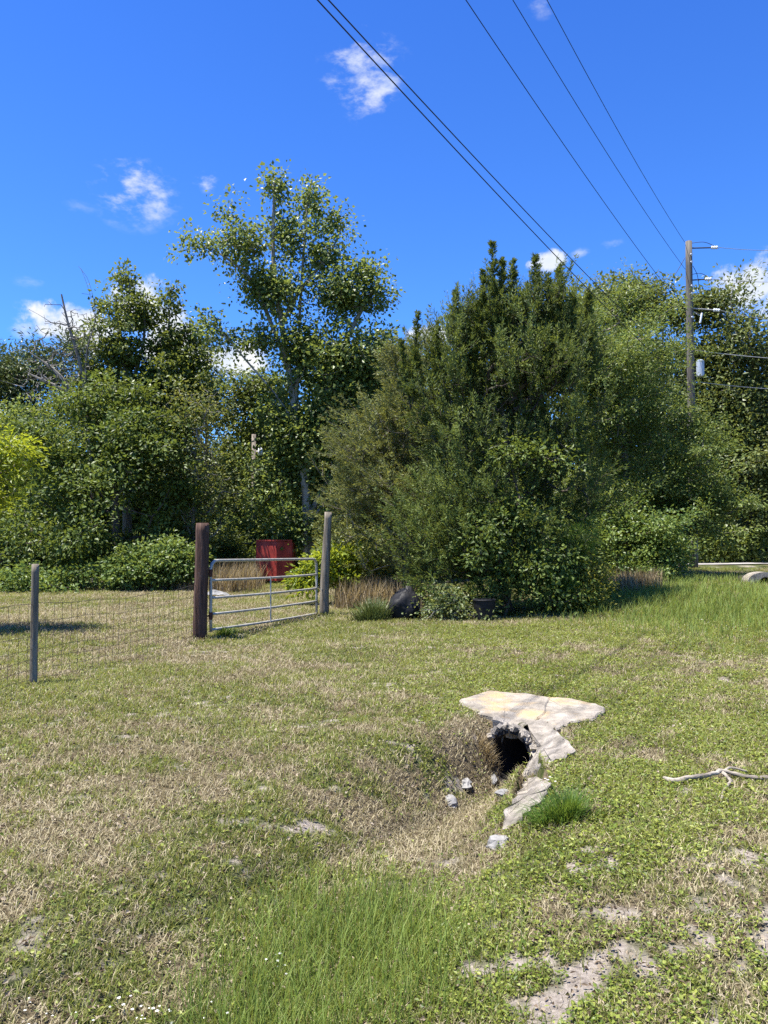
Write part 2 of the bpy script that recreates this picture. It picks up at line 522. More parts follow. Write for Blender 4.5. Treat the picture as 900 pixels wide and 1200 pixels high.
xs = axis_coords((.2, 2.1), (-9, 10), (-900, 900), .03, .075)
ys = axis_coords((5.3, 7.5), (1, 18), (-900, 900), .03, .075)
X, Y = np.meshgrid(xs, ys)
Z = ground_z(X, Y)
nx, ny = len(xs), len(ys)
V = np.stack([X, Y, Z], -1).reshape(-1, 3)
i = np.arange(nx - 1)[None] + np.arange(ny - 1)[:, None] * nx
Fq = np.stack([i, i + 1, i + nx + 1, i + nx], -1).reshape(-1, 4)
cen = V[Fq].mean(1)
rel = cen[:, :2] - MOUTH
sa = rel @ AX
la = rel @ np.array([-AX[1], AX[0]])
zmin = V[Fq][:, :, 2].min(1)
zmax = V[Fq][:, :, 2].max(1)
hole = (sa > -.06) & (sa < .16) & (np.hypot(la, np.maximum(cen[:, 2], PIPE_Z) - PIPE_Z) < PIPE_R * .98) & (cen[:, 2] < PIPE_Z + PIPE_R) & (zmax > PIPE_Z - PIPE_R + .06)
Fq = Fq[~hole]
mb = MB().add(V, Fq)
ground = mb.build('ground', ground_mat(), smooth=True, origin=(0, 0, 0))
gg, ss, ll = cover(V[:, 0], V[:, 1])
for nm_, arr in (('green', gg), ('sand', ss)):
    at_ = ground.data.attributes.new(nm_, 'FLOAT', 'POINT')
    at_.data.foreach_set('value', arr.astype(np.float32))
tag(ground, 'patchy dry and green grassy ground with a shallow ditch', 'ground', kind='structure')

# far road behind the right end of the verge
mb = MB()
rx = np.linspace(9.5, 60, 60)
ry = np.linspace(28.0, 31.0, 5)
RX, RY = np.meshgrid(rx, ry)
RY = RY + (RX - 12) * .02
RZ = ground_z(RX, RY) + .03
v = np.stack([RX, RY, RZ], -1).reshape(-1, 3)
i = np.arange(59)[None] + np.arange(4)[:, None] * 60
mb.add(v, np.stack([i, i + 1, i + 61, i + 60], -1).reshape(-1, 4))
M['road'] = surf_mat('pale_asphalt', [(.3, (.20, .19, .18)), (.7, (.34, .32, .30))], 3, rough=.9, bump=.3)
tag(mb.build('road', M['road']), 'pale narrow road at the far right behind the verge', 'road', kind='structure')


# ------------------------------------------------------------------ grass
def scatter(n, y0, y1, spread=.72, power=1.5):
    """random ground points, thinning with distance from the viewpoint"""
    u = R.random(n)
    e = 2 - power
    yy = (y0 ** e + u * (y1 ** e - y0 ** e)) ** (1 / e)
    xx = (R.random(n) * 2 - 1) * (spread * yy + .6)
    return xx, yy


def culvert_clear(x, y):
    rel = np.stack([x, y], -1) - MOUTH
    s = rel @ AX
    l = rel @ np.array([-AX[1], AX[0]])
    bad = (s > -.12) & (s < .22) & (np.abs(l) < .27)
    for a, b, c in SLAB_TRIS:
        den = (b[1] - c[1]) * (a[0] - c[0]) + (c[0] - b[0]) * (a[1] - c[1])
        if abs(den) < 1e-9:
            continue
        l1 = ((b[1] - c[1]) * (x - c[0]) + (c[0] - b[0]) * (y - c[1])) / den
        l2 = ((c[1] - a[1]) * (x - c[0]) + (a[0] - c[0]) * (y - c[1])) / den
        bad |= (l1 > .03) & (l2 > -.01) & (l3_(l1, l2) > -.01)
    return ~bad


def l3_(a, b):
    return 1 - a - b


def blades(x, y, h, w, lean, rnd, az=None):
    z = ground_z(x, y) - .004
    n = len(x)
    if az is None:
        az = R.random(n) * 2 * math.pi
    d = np.stack([np.cos(az), np.sin(az), np.zeros(n)], -1)
    az2 = az + math.pi / 2 + (R.random(n) - .5) * 1.2
    s = np.stack([np.cos(az2), np.sin(az2), np.zeros(n)], -1) * (w / 2)[:, None]
    p = np.stack([x, y, z], -1)
    up = np.array([0, 0, 1.0])
    mid = p + d * (h * lean * .35)[:, None] + up * (h * (1 - lean * .25) * .55)[:, None]
    tip = p + d * (h * lean)[:, None] + up * (h * np.sqrt(np.clip(1 - lean ** 2 * .85, .05, 1)))[:, None]
    mb = MB()
    v = np.stack([p - s, p + s, mid + s * .75, mid - s * .75, tip], 1).reshape(-1, 3)
    k = np.arange(n)[:, None] * 5
    mb.add(v, k + np.array([[0, 1, 2, 3]]), k + np.array([[3, 2, 4]]), np.repeat(rnd, 5))
    return mb


def keep(x, y, p):
    m = (R.random(len(x)) < p) & culvert_clear(x, y)
    return x[m], y[m]


def wscale(x, y):
    return (np.hypot(x, y) / 2.5) ** .55


# straw
x, y = scatter(820000, 2.0, 24, power=1.35)
g, s, l = cover(x, y)
x, y = keep(x, y, np.clip(.88 - g * .62 - s * .85, .05, 1))
n = len(x); k = wscale(x, y)
tag(blades(x, y, (.018 + .038 * R.random(n)) * k ** .5, .0033 * k, .62 + .37 * R.random(n), R.random(n)).build('dry_grass', M['g_straw'], attr=True),
    'short dry straw-coloured grass over the whole ground', 'dry grass', kind='stuff')
# short green grass
x, y = scatter(600000, 2.0, 26, power=1.35)
g, s, l = cover(x, y)
x, y = keep(x, y, np.clip(g * 1.5 - .18 - s * 1.5, .02, 1))
n = len(x); k = wscale(x, y)
g, s, l = cover(x, y)
tag(blades(x, y, (.020 + .042 * R.random(n)) * k ** .5 * (1 + .4 * l), .0040 * k, .3 + .65 * R.random(n), np.clip(R.random(n) * .8 + .1, 0, 1)).build('green_grass', M['g_green'], attr=True),
    'short green grass growing through the dry turf', 'grass', kind='stuff')
# lush long grass in the ditch and on the far right
x, y = scatter(330000, 2.0, 26, power=1.35)
g, s, l = cover(x, y)
x, y = keep(x, y, np.clip(l * 1.5 * sst(.28, .58, fbm(x * 3, y * 3, 3) + l * .3) - .06, 0, 1))
n = len(x); k = wscale(x, y)
tag(blades(x, y, (.06 + .14 * R.random(n)) * np.minimum(k, 1.9) ** .6, .0036 * k, .15 + .6 * R.random(n), R.random(n)).build('long_grass', M['g_lush'], attr=True),
    'long soft green grass in the ditch and along the far verge', 'long grass', kind='stuff')
# clover and other small broad-leaved ground cover
x, y = scatter(330000, 2.0, 14, power=1.4)
g, s, l = cover(x, y)
side = sst(-.05, .22, x / y) * .95 + .10
x, y = keep(x, y, np.clip((g * 1.5 - .12 - s * 1.45 + (fbm(x * 5, y * 5, 3) - .5) * 1.6) * side, 0, 1))
n = len(x); k = wscale(x, y)
az = R.random(n) * 2 * math.pi
D = np.stack([np.cos(az), np.sin(az), R.normal(.25, .3, n)], -1)
N = np.stack([R.normal(0, .4, n), R.normal(0, .4, n), np.ones(n)], -1)
P = np.stack([x, y, ground_z(x, y) + .006 + .03 * R.random(n) ** 1.5], -1)
tag(MB().leaves(P, D, N, (.009 + .016 * R.random(n) ** 1.3) * k ** .7, (.007 + .010 * R.random(n) ** 1.3) * k ** .7, R.random(n)).build('clover', M['g_clover'], attr=True),
    'low broad-leaved green weeds covering the right foreground', 'ground cover', kind='stuff')
# dead leaves and crumbs of thatch
x, y = scatter(26000, 2.0, 16, power=1.4)
m = culvert_clear(x, y); x, y = x[m], y[m]
n = len(x); k = wscale(x, y)
az = R.random(n) * 2 * math.pi
D = np.stack([np.cos(az), np.sin(az), R.normal(.1, .25, n)], -1)
N = np.stack([R.normal(0, .5, n), R.normal(0, .5, n), np.ones(n)], -1)
P = np.stack([x, y, ground_z(x, y) + .004 + .02 * R.random(n)], -1)
M['litter'] = leaf_mat('dead_leaf', (.035, .024, .016), (.12, .085, .055), (.32, .27, .20), .1, .8, .1)
tag(MB().leaves(P, D, N, (.010 + .022 * R.random(n)) * k ** .7, (.006 + .012 * R.random(n)) * k ** .7, R.random(n), fold=.3).build('dead_leaves', M['litter'], attr=True),
    'scattered brown dead leaves and thatch crumbs in the turf', 'dead leaves', kind='stuff')
# tiny white flowers at the lower left
x0 = np.concatenate([R.normal(px, sp, c) for px, py, sp, c in ((180, 1170, 35, 34), (70, 1192, 30, 14), (325, 1100, 8, 7), (290, 1187, 30, 10), (640, 915, 8, 5), (845, 742, 22, 16))])
y0 = np.concatenate([R.normal(py, sp * .35, c) for px, py, sp, c in ((180, 1170, 35, 34), (70, 1192, 30, 14), (325, 1100, 18, 7), (290, 1187, 30, 10), (640, 915, 8, 5), (845, 742, 14, 16))])
mb = MB()
fs = .0035 + .004 * R.random(sum(y0 > 700))
pp = np.array([at_z(a, b, 0) for a, b in zip(x0, y0) if b > 700])
pp[:, 2] = ground_z(pp[:, 0], pp[:, 1]) + .05 + .03 * R.random(len(pp))
for q in range(5):
    an = q / 5 * 6.283 + R.random(len(pp))
    D = np.stack([np.cos(an), np.sin(an), np.full(len(pp), .25)], -1)
    kk = wscale(pp[:, 0], pp[:, 1])
    mb.leaves(pp, D, np.tile([0, 0, 1.0], (len(pp), 1)) + R.normal(0, .2, (len(pp), 3)), fs * kk, fs * kk, R.random(len(pp)))
tag(mb.build('white_flowers', M['g_flower'], attr=True), 'scattered tiny white flowers in the grass', 'wild flowers', kind='stuff')


def grass_clump(px, py, n, h, w, spread, mat, name, label, cat, Y=None, lean=.75):
    p = on_ground(px, py) if Y is None else at(px, py, Y)
    x = p[0] + R.normal(0, spread, n); y = p[1] + R.normal(0, spread * .8, n)
    cx = R.normal(0, spread * .75, (5, 2))
    who = R.integers(0, 5, n)
    x = x * .6 + p[0] * .4 + cx[who, 0]; y = y * .6 + p[1] * .4 + cx[who, 1] * .7
    az = np.arctan2(y - p[1], x - p[0]) + R.normal(0, .9, n)
    rr = np.hypot(x - p[0], y - p[1]) / spread
    mb = blades(p[0] + (x - p[0]) * .55, p[1] + (y - p[1]) * .55, h * (.35 + .7 * R.random(n)), np.full(n, w), np.clip(.1 + lean * .5 * rr + .25 * R.random(n), 0, .95), R.random(n), az)
    return tag(mb.build(name, mat, attr=True), label, cat)


grass_clump(664, 960, 1000, .20, .0052, .13, M['lf_tuft'], 'grass_tuft', 'bright green bushy grass tuft right below the broken culvert', 'grass tuft')
grass_clump(440, 728, 900, .55, .014, .30, M['lf_pine'], 'grass_tuft', 'dark spiky grass clump right of the grey gate post', 'grass tuft')
grass_clump(262, 744, 260, .22, .009, .15, M['lf_tuft'], 'grass_tuft', 'green weeds under the hinge end of the metal gate', 'grass tuft')

# dry tall stalks: stuff, three patches
for (x0_, x1_, Y0, Y1, cnt, h, lab) in [(250, 300, 22, 25, 2600, .9, 'tall dry grass stalks behind the gate before the red bin'),
                                        (400, 492, 17, 19.5, 4000, .75, 'tall dry grass stalks left of the big dark cedar bush'),
                                        (705, 775, 17.5, 20.5, 3600, .5, 'tan dry grass on the bank below the right shrub'),
                                        (0, 238, 22.3, 23.2, 2600, .4, 'dry grass fringe along the foot of the left thicket')]:
    yy = Y0 + (Y1 - Y0) * R.random(cnt)
    xx = (x0_ + (x1_ - x0_) * R.random(cnt) - 450) / F * yy + R.normal(0, .15, cnt)
    k = fbm(xx * 1.3, yy * 1.3, 3)
    m = R.random(cnt) < sst(.3, .55, k)
    xx, yy = xx[m], yy[m]; cnt = len(xx)
    tag(blades(xx, yy, h * (.35 + .75 * R.random(cnt)), .012 + .012 * R.random(cnt), .05 + .6 * R.random(cnt) ** 1.5, R.random(cnt)).build('dry_stalks', M['dry_tall'], attr=True),
        lab, 'dry grass', kind='stuff')

# ------------------------------------------------------------------ culvert
culv = thing('culvert', (MOUTH[0], MOUTH[1], -.5), 'broken concrete culvert end with a dark pipe opening in the ditch', 'culvert')


def slab_mesh(polys, thick=.10, rough=.004):
    mb = MB()
    for poly in polys:
        pts = np.array([slab_pt(*c) for c in poly])
        # jagged rim
        rim = []
        for a, b in zip(pts, np.roll(pts, -1, 0)):
            m = 5
            for q in range(m):
                rim.append(a + (b - a) * q / m + R.normal(0, .014, 3) * (q > 0) * np.array([1, 1, 0]))
        rim = np.array(rim)
        c = pts.mean(0)
        rings = [c + (rim - c) * s for s in (1.0, .96, .8, .6, .4, .2)]
        for qi, r_ in enumerate(rings[1:]):
            r_[:, 2] += (fbm(r_[:, 0] * 16, r_[:, 1] * 16, 3) - .5) * rough * 3 + .014
        low = rim.copy(); low[:, 2] -= thick; low[:, :2] = c[:2] + (low[:, :2] - c[:2]) * .97
        allr = [low] + rings
        n = len(rim)
        v = np.vstack(allr + [c[None] + [0, 0, .015]])
        f = []
        for q in range(len(allr) - 1):
            for j in range(n):
                j2 = (j + 1) % n
                f.append([q * n + j, q * n + j2, (q + 1) * n + j2, (q + 1) * n + j])
        q = len(allr) - 1
        f3 = [[q * n + j, q * n + (j + 1) % n, len(v) - 1] for j in range(n)]
        # bottom
        v = np.vstack([v, c[None] - [0, 0, thick]])
        f3 += [[(j + 1) % n, j, len(v) - 1] for j in range(n)]
        mb.add(v, f, f3)
    return mb


for nm_, polys in SLAB.items():
    slab_mesh(polys).build(nm_, M['concrete'] if nm_ in ('top_slab', 'end_slab') else M['concrete_grey'], culv, smooth=False)
# pipe: thick walled tube running back under the drive, ragged collar at the mouth
LAT = np.array([-AX[1], AX[0], 0]); AX3 = np.array([AX[0], AX[1], 0])
c0 = np.array([MOUTH[0], MOUTH[1], PIPE_Z])
n = 28
an = np.arange(n) / n * 2 * math.pi
ring = np.cos(an)[:, None] * LAT + np.sin(an)[:, None] * np.array([0, 0, 1.0])
front = -.10 * (1 - np.sin(an)) * .5 - .02 + R.normal(0, .008, n)
prof = [(PIPE_R + .03, .5), (PIPE_R + .03, 0), (PIPE_R - .005, 0), (PIPE_R - .01, .3), (PIPE_R - .01, 2.6)]
v = []
for r_, s_ in prof:
    off = front if s_ == 0 else np.full(n, s_)
    v.append(c0 + ring * r_ + AX3[None] * off[:, None])
v.append(np.repeat((c0 + AX3 * 2.6)[None], 1, 0))
f = [[q * n + j, q * n + (j + 1) % n, (q + 1) * n + (j + 1) % n, (q + 1) * n + j] for q in range(4) for j in range(n)]
f3 = [[4 * n + j, 4 * n + (j + 1) % n, 5 * n] for j in range(n)]
MB().add(np.vstack(v), f, f3).build('pipe', M['pipe_in'], culv, smooth=False)
# loose mortar and root collar over the crown of the pipe
mb = MB()
for q in range(46):
    a_ = rad(35 + 130 * R.random())
    p = c0 + (math.cos(a_) * LAT + math.sin(a_) * np.array([0, 0, 1])) * (PIPE_R + .035 + .02 * R.random()) + AX3 * (-.03 + .05 * R.random())
    s_ = .03 + .04 * R.random()
    mb.box(p, (s_, s_ * .8, s_ * .7), R.random() * 3, (R.random(), R.random()))
mb.build('mortar_rim', M['concrete_grey'], culv)


def chunk(px, py, size, label, flat=.5):
    p = on_ground(px, py)
    th = thing('concrete_chunk', (p[0], p[1], p[2]), label, 'rubble', 'pieces of broken concrete in the ditch')
    col.objects.unlink(th); bpy.data.objects.remove(th)
    m = 9
    mb = MB()
    v = []
    for q in range(4):
        z_ = (-.4 + q / 3 * 1.0) * size[2]
        s_ = (1.0, 1.05, .95, .7)[q]
        for j in range(m):
            a_ = j / m * 6.283
            rr = (.75 + .5 * R.random()) * s_
            v.append([p[0] + math.cos(a_) * size[0] * rr, p[1] + math.sin(a_) * size[1] * rr, p[2] + z_ + R.normal(0, .06) * size[2]])
    v.append([p[0], p[1], p[2] + .62 * size[2]])
    f = [[q * m + j, q * m + (j + 1) % m, (q + 1) * m + (j + 1) % m, (q + 1) * m + j] for q in range(3) for j in range(m)]
    f3 = [[3 * m + j, 3 * m + (j + 1) % m, 4 * m] for j in range(m)]
    o = mb.add(v, f, f3).build('concrete_chunk', M['chunk'])
    return tag(o, label, 'rubble', 'pieces of broken concrete in the ditch')


chunk(586, 990, (.075, .06, .07), 'white broken concrete lump lowest in the ditch below the culvert')
chunk(528, 940, (.05, .10, .06), 'upright pale concrete shard left of the culvert opening')
chunk(545, 918, (.05, .09, .05), 'grey concrete shard on the left bank beside the opening')
chunk(592, 930, (.06, .05, .04), 'small white rubble piece just under the dark opening')
chunk(578, 912, (.03, .12, .04), 'long pale splinter of concrete at left edge of opening')
chunk(648, 851, (.05, .03, .03), 'tiny white stone on the right part of the slab')
n = 420
q = np.array([at_z(572 + 12 * a - 6, 850 + 58 * b_, -.04 - .42 * b_) for a, b_ in zip(R.random(n), R.random(n))])
q[:, :2] += R.normal(0, .03, (n, 2))
tag(blades(q[:, 0], q[:, 1], .06 + .10 * R.random(n), np.full(n, .005), .5 + .45 * R.random(n), R.random(n)).build('dry_stalks', M['dry_tall'], attr=True),
    'dry grass hanging over the left side of the culvert mouth', 'dry grass', kind='stuff')
# ------------------------------------------------------------------ fallen branch
pts = [on_ground(*p) for p in ((779, 918), (790, 920), (806, 919), (828, 917), (848, 914), (872, 917), (905, 917), (950, 914))]
pts = np.array(pts); pts[:, 2] += .028 + np.array([.0, .0, .012, .02, .03, .015, .0, .0])
side_ = [on_ground(*p) for p in ((846, 914), (856, 921), (848, 931), (845, 944))]
side_ = np.array(side_); side_[:, 2] += np.array([.055, .03, .02, .012])
side2 = np.array([pts[4] + [0, 0, .0], pts[4] + [.06, .02, .02], pts[4] + [.16, .0, .0]])
br = thing('fallen_branch', tuple(pts[3] - [0, 0, .03]), 'pale dry forked branch lying on the grass at right', 'branch')


def smooth_path(p, m=5):
    p = np.asarray(p, float)
    out = []
    for a_ in range(len(p) - 1):
        p0, p1, p2, p3 = p[max(a_ - 1, 0)], p[a_], p[a_ + 1], p[min(a_ + 2, len(p) - 1)]
        for t_ in np.linspace(0, 1, m, endpoint=False):
            out.append(.5 * (2 * p1 + (p2 - p0) * t_ + (2 * p0 - 5 * p1 + 4 * p2 - p3) * t_ ** 2 + (3 * p1 - p0 - 3 * p2 + p3) * t_ ** 3))
    out.append(p[-1])
    return np.array(out)


q = smooth_path(pts)
MB().tube(q + R.normal(0, .0025, q.shape), np.linspace(.017, .013, len(q)) * (1 + .25 * (R.random(len(q)) - .5)), 8, jit=.15).build('main_stem', M['stick'], br, smooth=True)
q = smooth_path(side_)
MB().tube(q + R.normal(0, .002, q.shape), np.linspace(.013, .007, len(q)), 7, jit=.15).build('twig', M['stick'], br, smooth=True)
q = smooth_path(side2)
MB().tube(q, np.linspace(.010, .006, len(q)), 7, jit=.15).build('twig', M['stick'], br, smooth=True)

# ------------------------------------------------------------------ fence posts, gate, wire
def post(px_b, py_b, px_t, py_t, Y, w0, w1, mat, name, label, cat, cap=True):
    b = at(px_b, py_b, Y); t_ = at(px_t, py_t, Y)
    g_ = gz(b[0], b[1])
    n_ = 16
    s_ = np.linspace(0, 1, n_)
    path = b + (t_ - b) * s_[:, None] + np.stack([.012 * np.sin(s_ * 5 + w0 * 90), .01 * np.cos(s_ * 4), 0 * s_], -1) * (w0 > .05)
    path[0, 2] = g_ - .12
    mb = MB().tube(path, np.linspace(w0, w1, n_), 12, jit=.06)
    o = mb.build(name, mat, origin=(b[0], b[1], g_), smooth=True)
    o.data.polygons.foreach_set('use_smooth', np.array([len(p.vertices) == 4 for p in o.data.polygons]))
    return tag(o, label, cat), path


GY0, GY1 = 12.4, 16.0
post(39, 806, 41.5, 661, 8.3, .040, .038, M['post_grey'], 'fence_post', 'thin grey weathered fence post at the far left', 'fence post')
post(234.5, 750, 237, 613, GY0, .115, .107, M['post_dark'], 'gate_post', 'thick dark brown gate post on the hinge side', 'gate post')
_, gp = post(380, 723, 384, 600, GY1 + .2, .105, .075, M['post_grey'], 'gate_post', 'tall weathered grey gate post at the latch end', 'gate post')

# gate: built in a vertical plane between two ends
ga = at(247, 738, GY0 + .05); gb = at(371, 719, GY1)
gbase = np.array([ga[0], ga[1], gz(ga[0], ga[1])])
gate = thing('metal_gate', tuple(gbase), 'galvanised five-bar metal farm gate between the two gate posts', 'gate')
ta = at(247, 657, GY0 + .05); tb = at(371, 655, GY1)
along = (gb - ga)
H0 = ta[2] - ga[2]


def gpt(s, h):
    lo = ga + (gb - ga) * s; hi = ta + (tb - ta) * s
    return lo + (hi - lo) * h


rails_h = [0, .225, .46, .715, 1.0]
r_ = .022
# outer frame: bottom corner up, rounded top corner, along, rounded down
top = [gpt(0, -.03)] + [gpt(0, h) for h in (.3, .6, .85)]
for k in range(1, 6):
    a_ = k / 6 * math.pi / 2
    top.append(gpt(.045 * (1 - math.cos(a_)), .86 + .14 * math.sin(a_)))
top += [gpt(s, 1.0) for s in np.linspace(.06, .94, 12)]
for k in range(1, 6):
    a_ = k / 6 * math.pi / 2
    top.append(gpt(.955 + .045 * math.sin(a_), .86 + .14 * math.cos(a_)))
top += [gpt(1, h) for h in (.6, .3, -.03)]
MB().tube(np.array(top), r_ * 1.15, 10).build('frame', M['galv'], gate, smooth=True)
for h in rails_h[:-1]:
    sg = np.linspace(0, 1, 12)
    p = np.array([gpt(s, h - .012 * math.sin(s * math.pi)) for s in sg])
    MB().tube(p, r_, 10).build('rail', M['galv'], gate, smooth=True)
nrm = np.cross(along / np.linalg.norm(along), [0, 0, 1])
p = np.array([gpt(.49, -.02) - nrm * -.03, gpt(.49, .73) - nrm * -.03])
MB().tube(p, .014, 6).build('brace', M['galv'], gate)
for h in (.2, .82):
    a_ = gpt(0, h); b_ = at(237, 700, GY0); b_ = np.array([b_[0], b_[1], a_[2]])
    MB().tube(np.array([a_, a_ + (b_ - a_) * .9]), .014, 6).tube(np.array([a_ - [0, 0, .06], a_ + [0, 0, .06]]), .033, 8).build('hinge', M['rust'], gate)
# chain at the latch
mb = MB()
a_ = gpt(1, .55); b_ = np.array([gp[8][0], gp[8][1], a_[2] - .02])
for q in range(14):
    t_ = q / 13
    c = a_ + (b_ - a_) * t_ - np.array([0, 0, .12 * math.sin(t_ * math.pi)])
    an_ = np.arange(9) / 8 * 6.283
    d1 = (b_ - a_) / np.linalg.norm(b_ - a_)
    d2 = np.array([0, 0, 1.0]) if q % 2 else nrm
    mb.tube(c + np.cos(an_)[:, None] * d1 * .016 + np.sin(an_)[:, None] * d2 * .010, .003, 5, caps=False)
mb.build('chain', M['galv'], gate)

# woven wire fence from the dark post to the thin post and on past the left edge of the photo
A_ = at(232, 745, GY0); B_ = at(39, 800, 8.3)
dirw = (B_ - A_)[:2]; C_ = B_[:2] + dirw / np.linalg.norm(dirw) * 4.2
P0 = [np.array([A_[0], A_[1]]), np.array([B_[0], B_[1]]), C_]
fen = thing('wire_fence', (B_[0], B_[1], gz(B_[0], B_[1])), 'thin woven wire fence running left from the dark gate post', 'wire fence')
hs = [.05, .15, .26, .38, .52, .68, .86]
for k_, h in enumerate(hs):
    mb = MB()
    for a_, b_ in zip(P0[:-1], P0[1:]):
        s_ = np.linspace(0, 1, 14)
        xy = a_ + (b_ - a_) * s_[:, None]
        z_ = ground_z(xy[:, 0], xy[:, 1]) + h + .01 * np.sin(s_ * 21 + k_) - .02 * np.sin(s_ * math.pi)
        mb.tube(np.column_stack([xy, z_]), .0025 if h < .8 else .0032, 4, caps=False)
    mb.build('line_wire', M['wire'], fen)
mb = MB()
for a_, b_ in zip(P0[:-1], P0[1:]):
    L_ = np.linalg.norm(b_ - a_)
    for s_ in np.arange(.1, L_, .155):
        xy = a_ + (b_ - a_) * s_ / L_
        zg = gz(*xy)
        p = np.array([[xy[0] + R.normal(0, .006), xy[1] + R.normal(0, .006), zg + hh - .02 * math.sin(s_ / L_ * math.pi)] for hh in (.05, .26, .52, .86)])
        mb.tube(p, .0022, 4, caps=False)
o = mb.build('stay_wires', M['wire'], fen)
o['kind'] = 'stuff'

# ------------------------------------------------------------------ utility pole and lines
PY = 26.0
pb = at(813, 668, PY); pt = at(807, 283, PY)
pgz = gz(pb[0], pb[1])
pole = thing('utility_pole', (pb[0], pb[1], pgz), 'tall grey wooden utility pole with wires rising above the right trees', 'utility pole')
s_ = np.linspace(0, 1, 14)
pp = pb + (pt - pb) * s_[:, None]; pp[0, 2] = pgz - .2
MB().tube(pp, np.linspace(.145, .108, 14), 14, jit=.03).build('pole', M['pole'], pole, smooth=True)


def pole_at(py):
    t_ = (668 - py) / (668 - 283)
    return pb + (pt - pb) * t_


def insul(p, d, parent, r=.07, k=4, L=.35):
    mb = MB()
    d = np.asarray(d, float) / np.linalg.norm(d)
    prof = []
    for q in range(k):
        prof += [(q / k * L, r * .35), (q / k * L + .02, r), (q / k * L + .06, r * .9), (q / k * L + .065, r * .35)]
    pts_ = np.array([p + d * a for a, _ in prof])
    mb.tube(pts_, [b for _, b in prof], 10)
    return mb.build('insulator', M['porcelain'], parent, smooth=False)


face = np.array([.25, -.95, 0])
for py in (300, 309, 337, 346, 374):
    c = pole_at(py) + face * .13
    MB().tube(np.array([c, c + face * .05]), .04, 8).build('bolt_plate', M['porcelain'], pole)
# strain insulators on the right side spans
RIGHT = [(291, 842, 290, 285, .009), (329, 832, 327, 322, .009), (362, 845, 364, 366, .011), (411, 822, 411, 411, .014), (448, 822, 448, 447, .011)]
for k_, (pyp, ix, iy, ye, rw) in enumerate(RIGHT[:3]):
    a_ = pole_at(pyp); b_ = at(ix, iy, PY - .1)
    MB().tube(np.array([a_, a_ + (b_ - a_) * .75]), .022, 6).build('strain_arm', M['cable'] if k_ < 2 else M['bare_cable'], pole)
    insul(a_ + (b_ - a_) * .75, b_ - a_, pole, .06, 3, .22)
# jumper loops
for (y0_, x1_, y1_) in ((285, 842, 291), (322, 834, 328)):
    a_ = pole_at(y0_) + [.1, 0, 0]; b_ = at(x1_, y1_, PY - .1); m_ = (a_ + b_) / 2 + [0, 0, .12]
    MB().tube(smooth_path([a_, m_, b_]), .010, 5).build('jumper', M['cable'], pole)
a_ = pole_at(312) + [.13, 0, 0]
MB().tube(smooth_path([a_, at(817, 322, PY), at(819, 335, PY)]), .010, 5).build('jumper', M['cable'], pole)
a_ = pole_at(302) + [-.13, 0, 0]
MB().tube(smooth_path([a_, at(797, 312, PY), at(791, 322, PY)]), .010, 5).build('jumper', M['cable'], pole)
# small cut-out and transformer can
tr_c = at(820.5, 431, PY - .1)
mb = MB().tube(np.array([tr_c + [0, 0, z_] for z_ in (-.30, -.29, .22, .23, .27)]), [.11, .13, .13, .135, .06], 18)
tr = mb.build('transformer', M['transf'], pole, smooth=False)
for dx in (-.07, .07):
    MB().tube(np.array([tr_c + [dx, -.03, z_] for z_ in (.24, .28, .30, .34, .36, .40)]), [.03, .045, .025, .04, .02, .03], 8).build('bushing', M['porcelain'], tr)
MB().box(tr_c + np.array([-.17, 0, 0]), (.12, .08, .3)).build('bracket', M['galv'], tr)
b_ = at(822, 371, PY - .1)
MB().tube(np.array([b_ + [0.02, 0, .12], b_ + [-.05, 0, -.22]]), .035, 8).build('fuse_cutout', M['porcelain'], pole)
a_ = pole_at(364)
MB().tube(np.array([a_, b_]), .02, 6).build('bracket_arm', M['galv'], pole)

LINES = [(284, 641, 0, 13.1, 'topmost thin black wire rising left from the pole top', .0072, -.13),
         (316, 601, 0, 12.3, 'second black wire rising left from just below the pole top', .0072, -.13),
         (366, 546, 0, 10.4, 'third black wire passing left behind the treetops', .0072, -.13),
         (436, 385, 0, 7.6, 'upper of the two close thick cables crossing the upper sky', .0078, -.14),
         (452, 372, 0, 7.25, 'lower of the two close thick cables crossing the upper sky', .0078, -.14)]
for pyp, ex, ey, Yv, lab, rw, off in LINES:
    a_ = pole_at(pyp) + [off, 0, 0]
    v_ = at(ex, ey, Yv)
    tv = 1.0
    e_ = a_ + (v_ - a_) * 2.4
    s_ = np.linspace(0, 1, 46)
    line = a_ + (e_ - a_) * s_[:, None]
    sag = .9
    t1 = 1 / 2.4
    bow = sag * 4 * s_ * (1 - s_)
    line[:, 2] -= bow - (sag * 4 * t1 * (1 - t1)) * s_ / t1  # stays on the seen point
    o = MB().tube(line, rw, 6).build('overhead_wire', M['cable'], origin=a_)
    tag(o, lab, 'overhead wire', 'overhead wires between the pole and the left sky')
RLAB = ['topmost wire running right from the pole against blue sky', 'second wire running right from the pole across the white cloud',
        'pale wire running right just above the oak crown', 'bright pale cable running right above the transformer', 'lowest thin pale cable running right below the transformer']
for (pyp, ix, iy, ye, rw), lab in zip(RIGHT, RLAB):
    a_ = at(ix, iy, PY - .1) if pyp < 400 else pole_at(pyp)
    b_ = at(900, ye, PY + 1)
    e_ = a_ + (b_ - a_) * 4
    s_ = np.linspace(0, 1, 24)
    line = a_ + (e_ - a_) * s_[:, None]
    line[:, 2] -= .35 * 4 * s_ * (1 - s_)
    tag(MB().tube(line, rw, 6).build('overhead_wire', M['bare_cable'], origin=a_), lab, 'overhead wire', 'overhead wires running right from the pole')

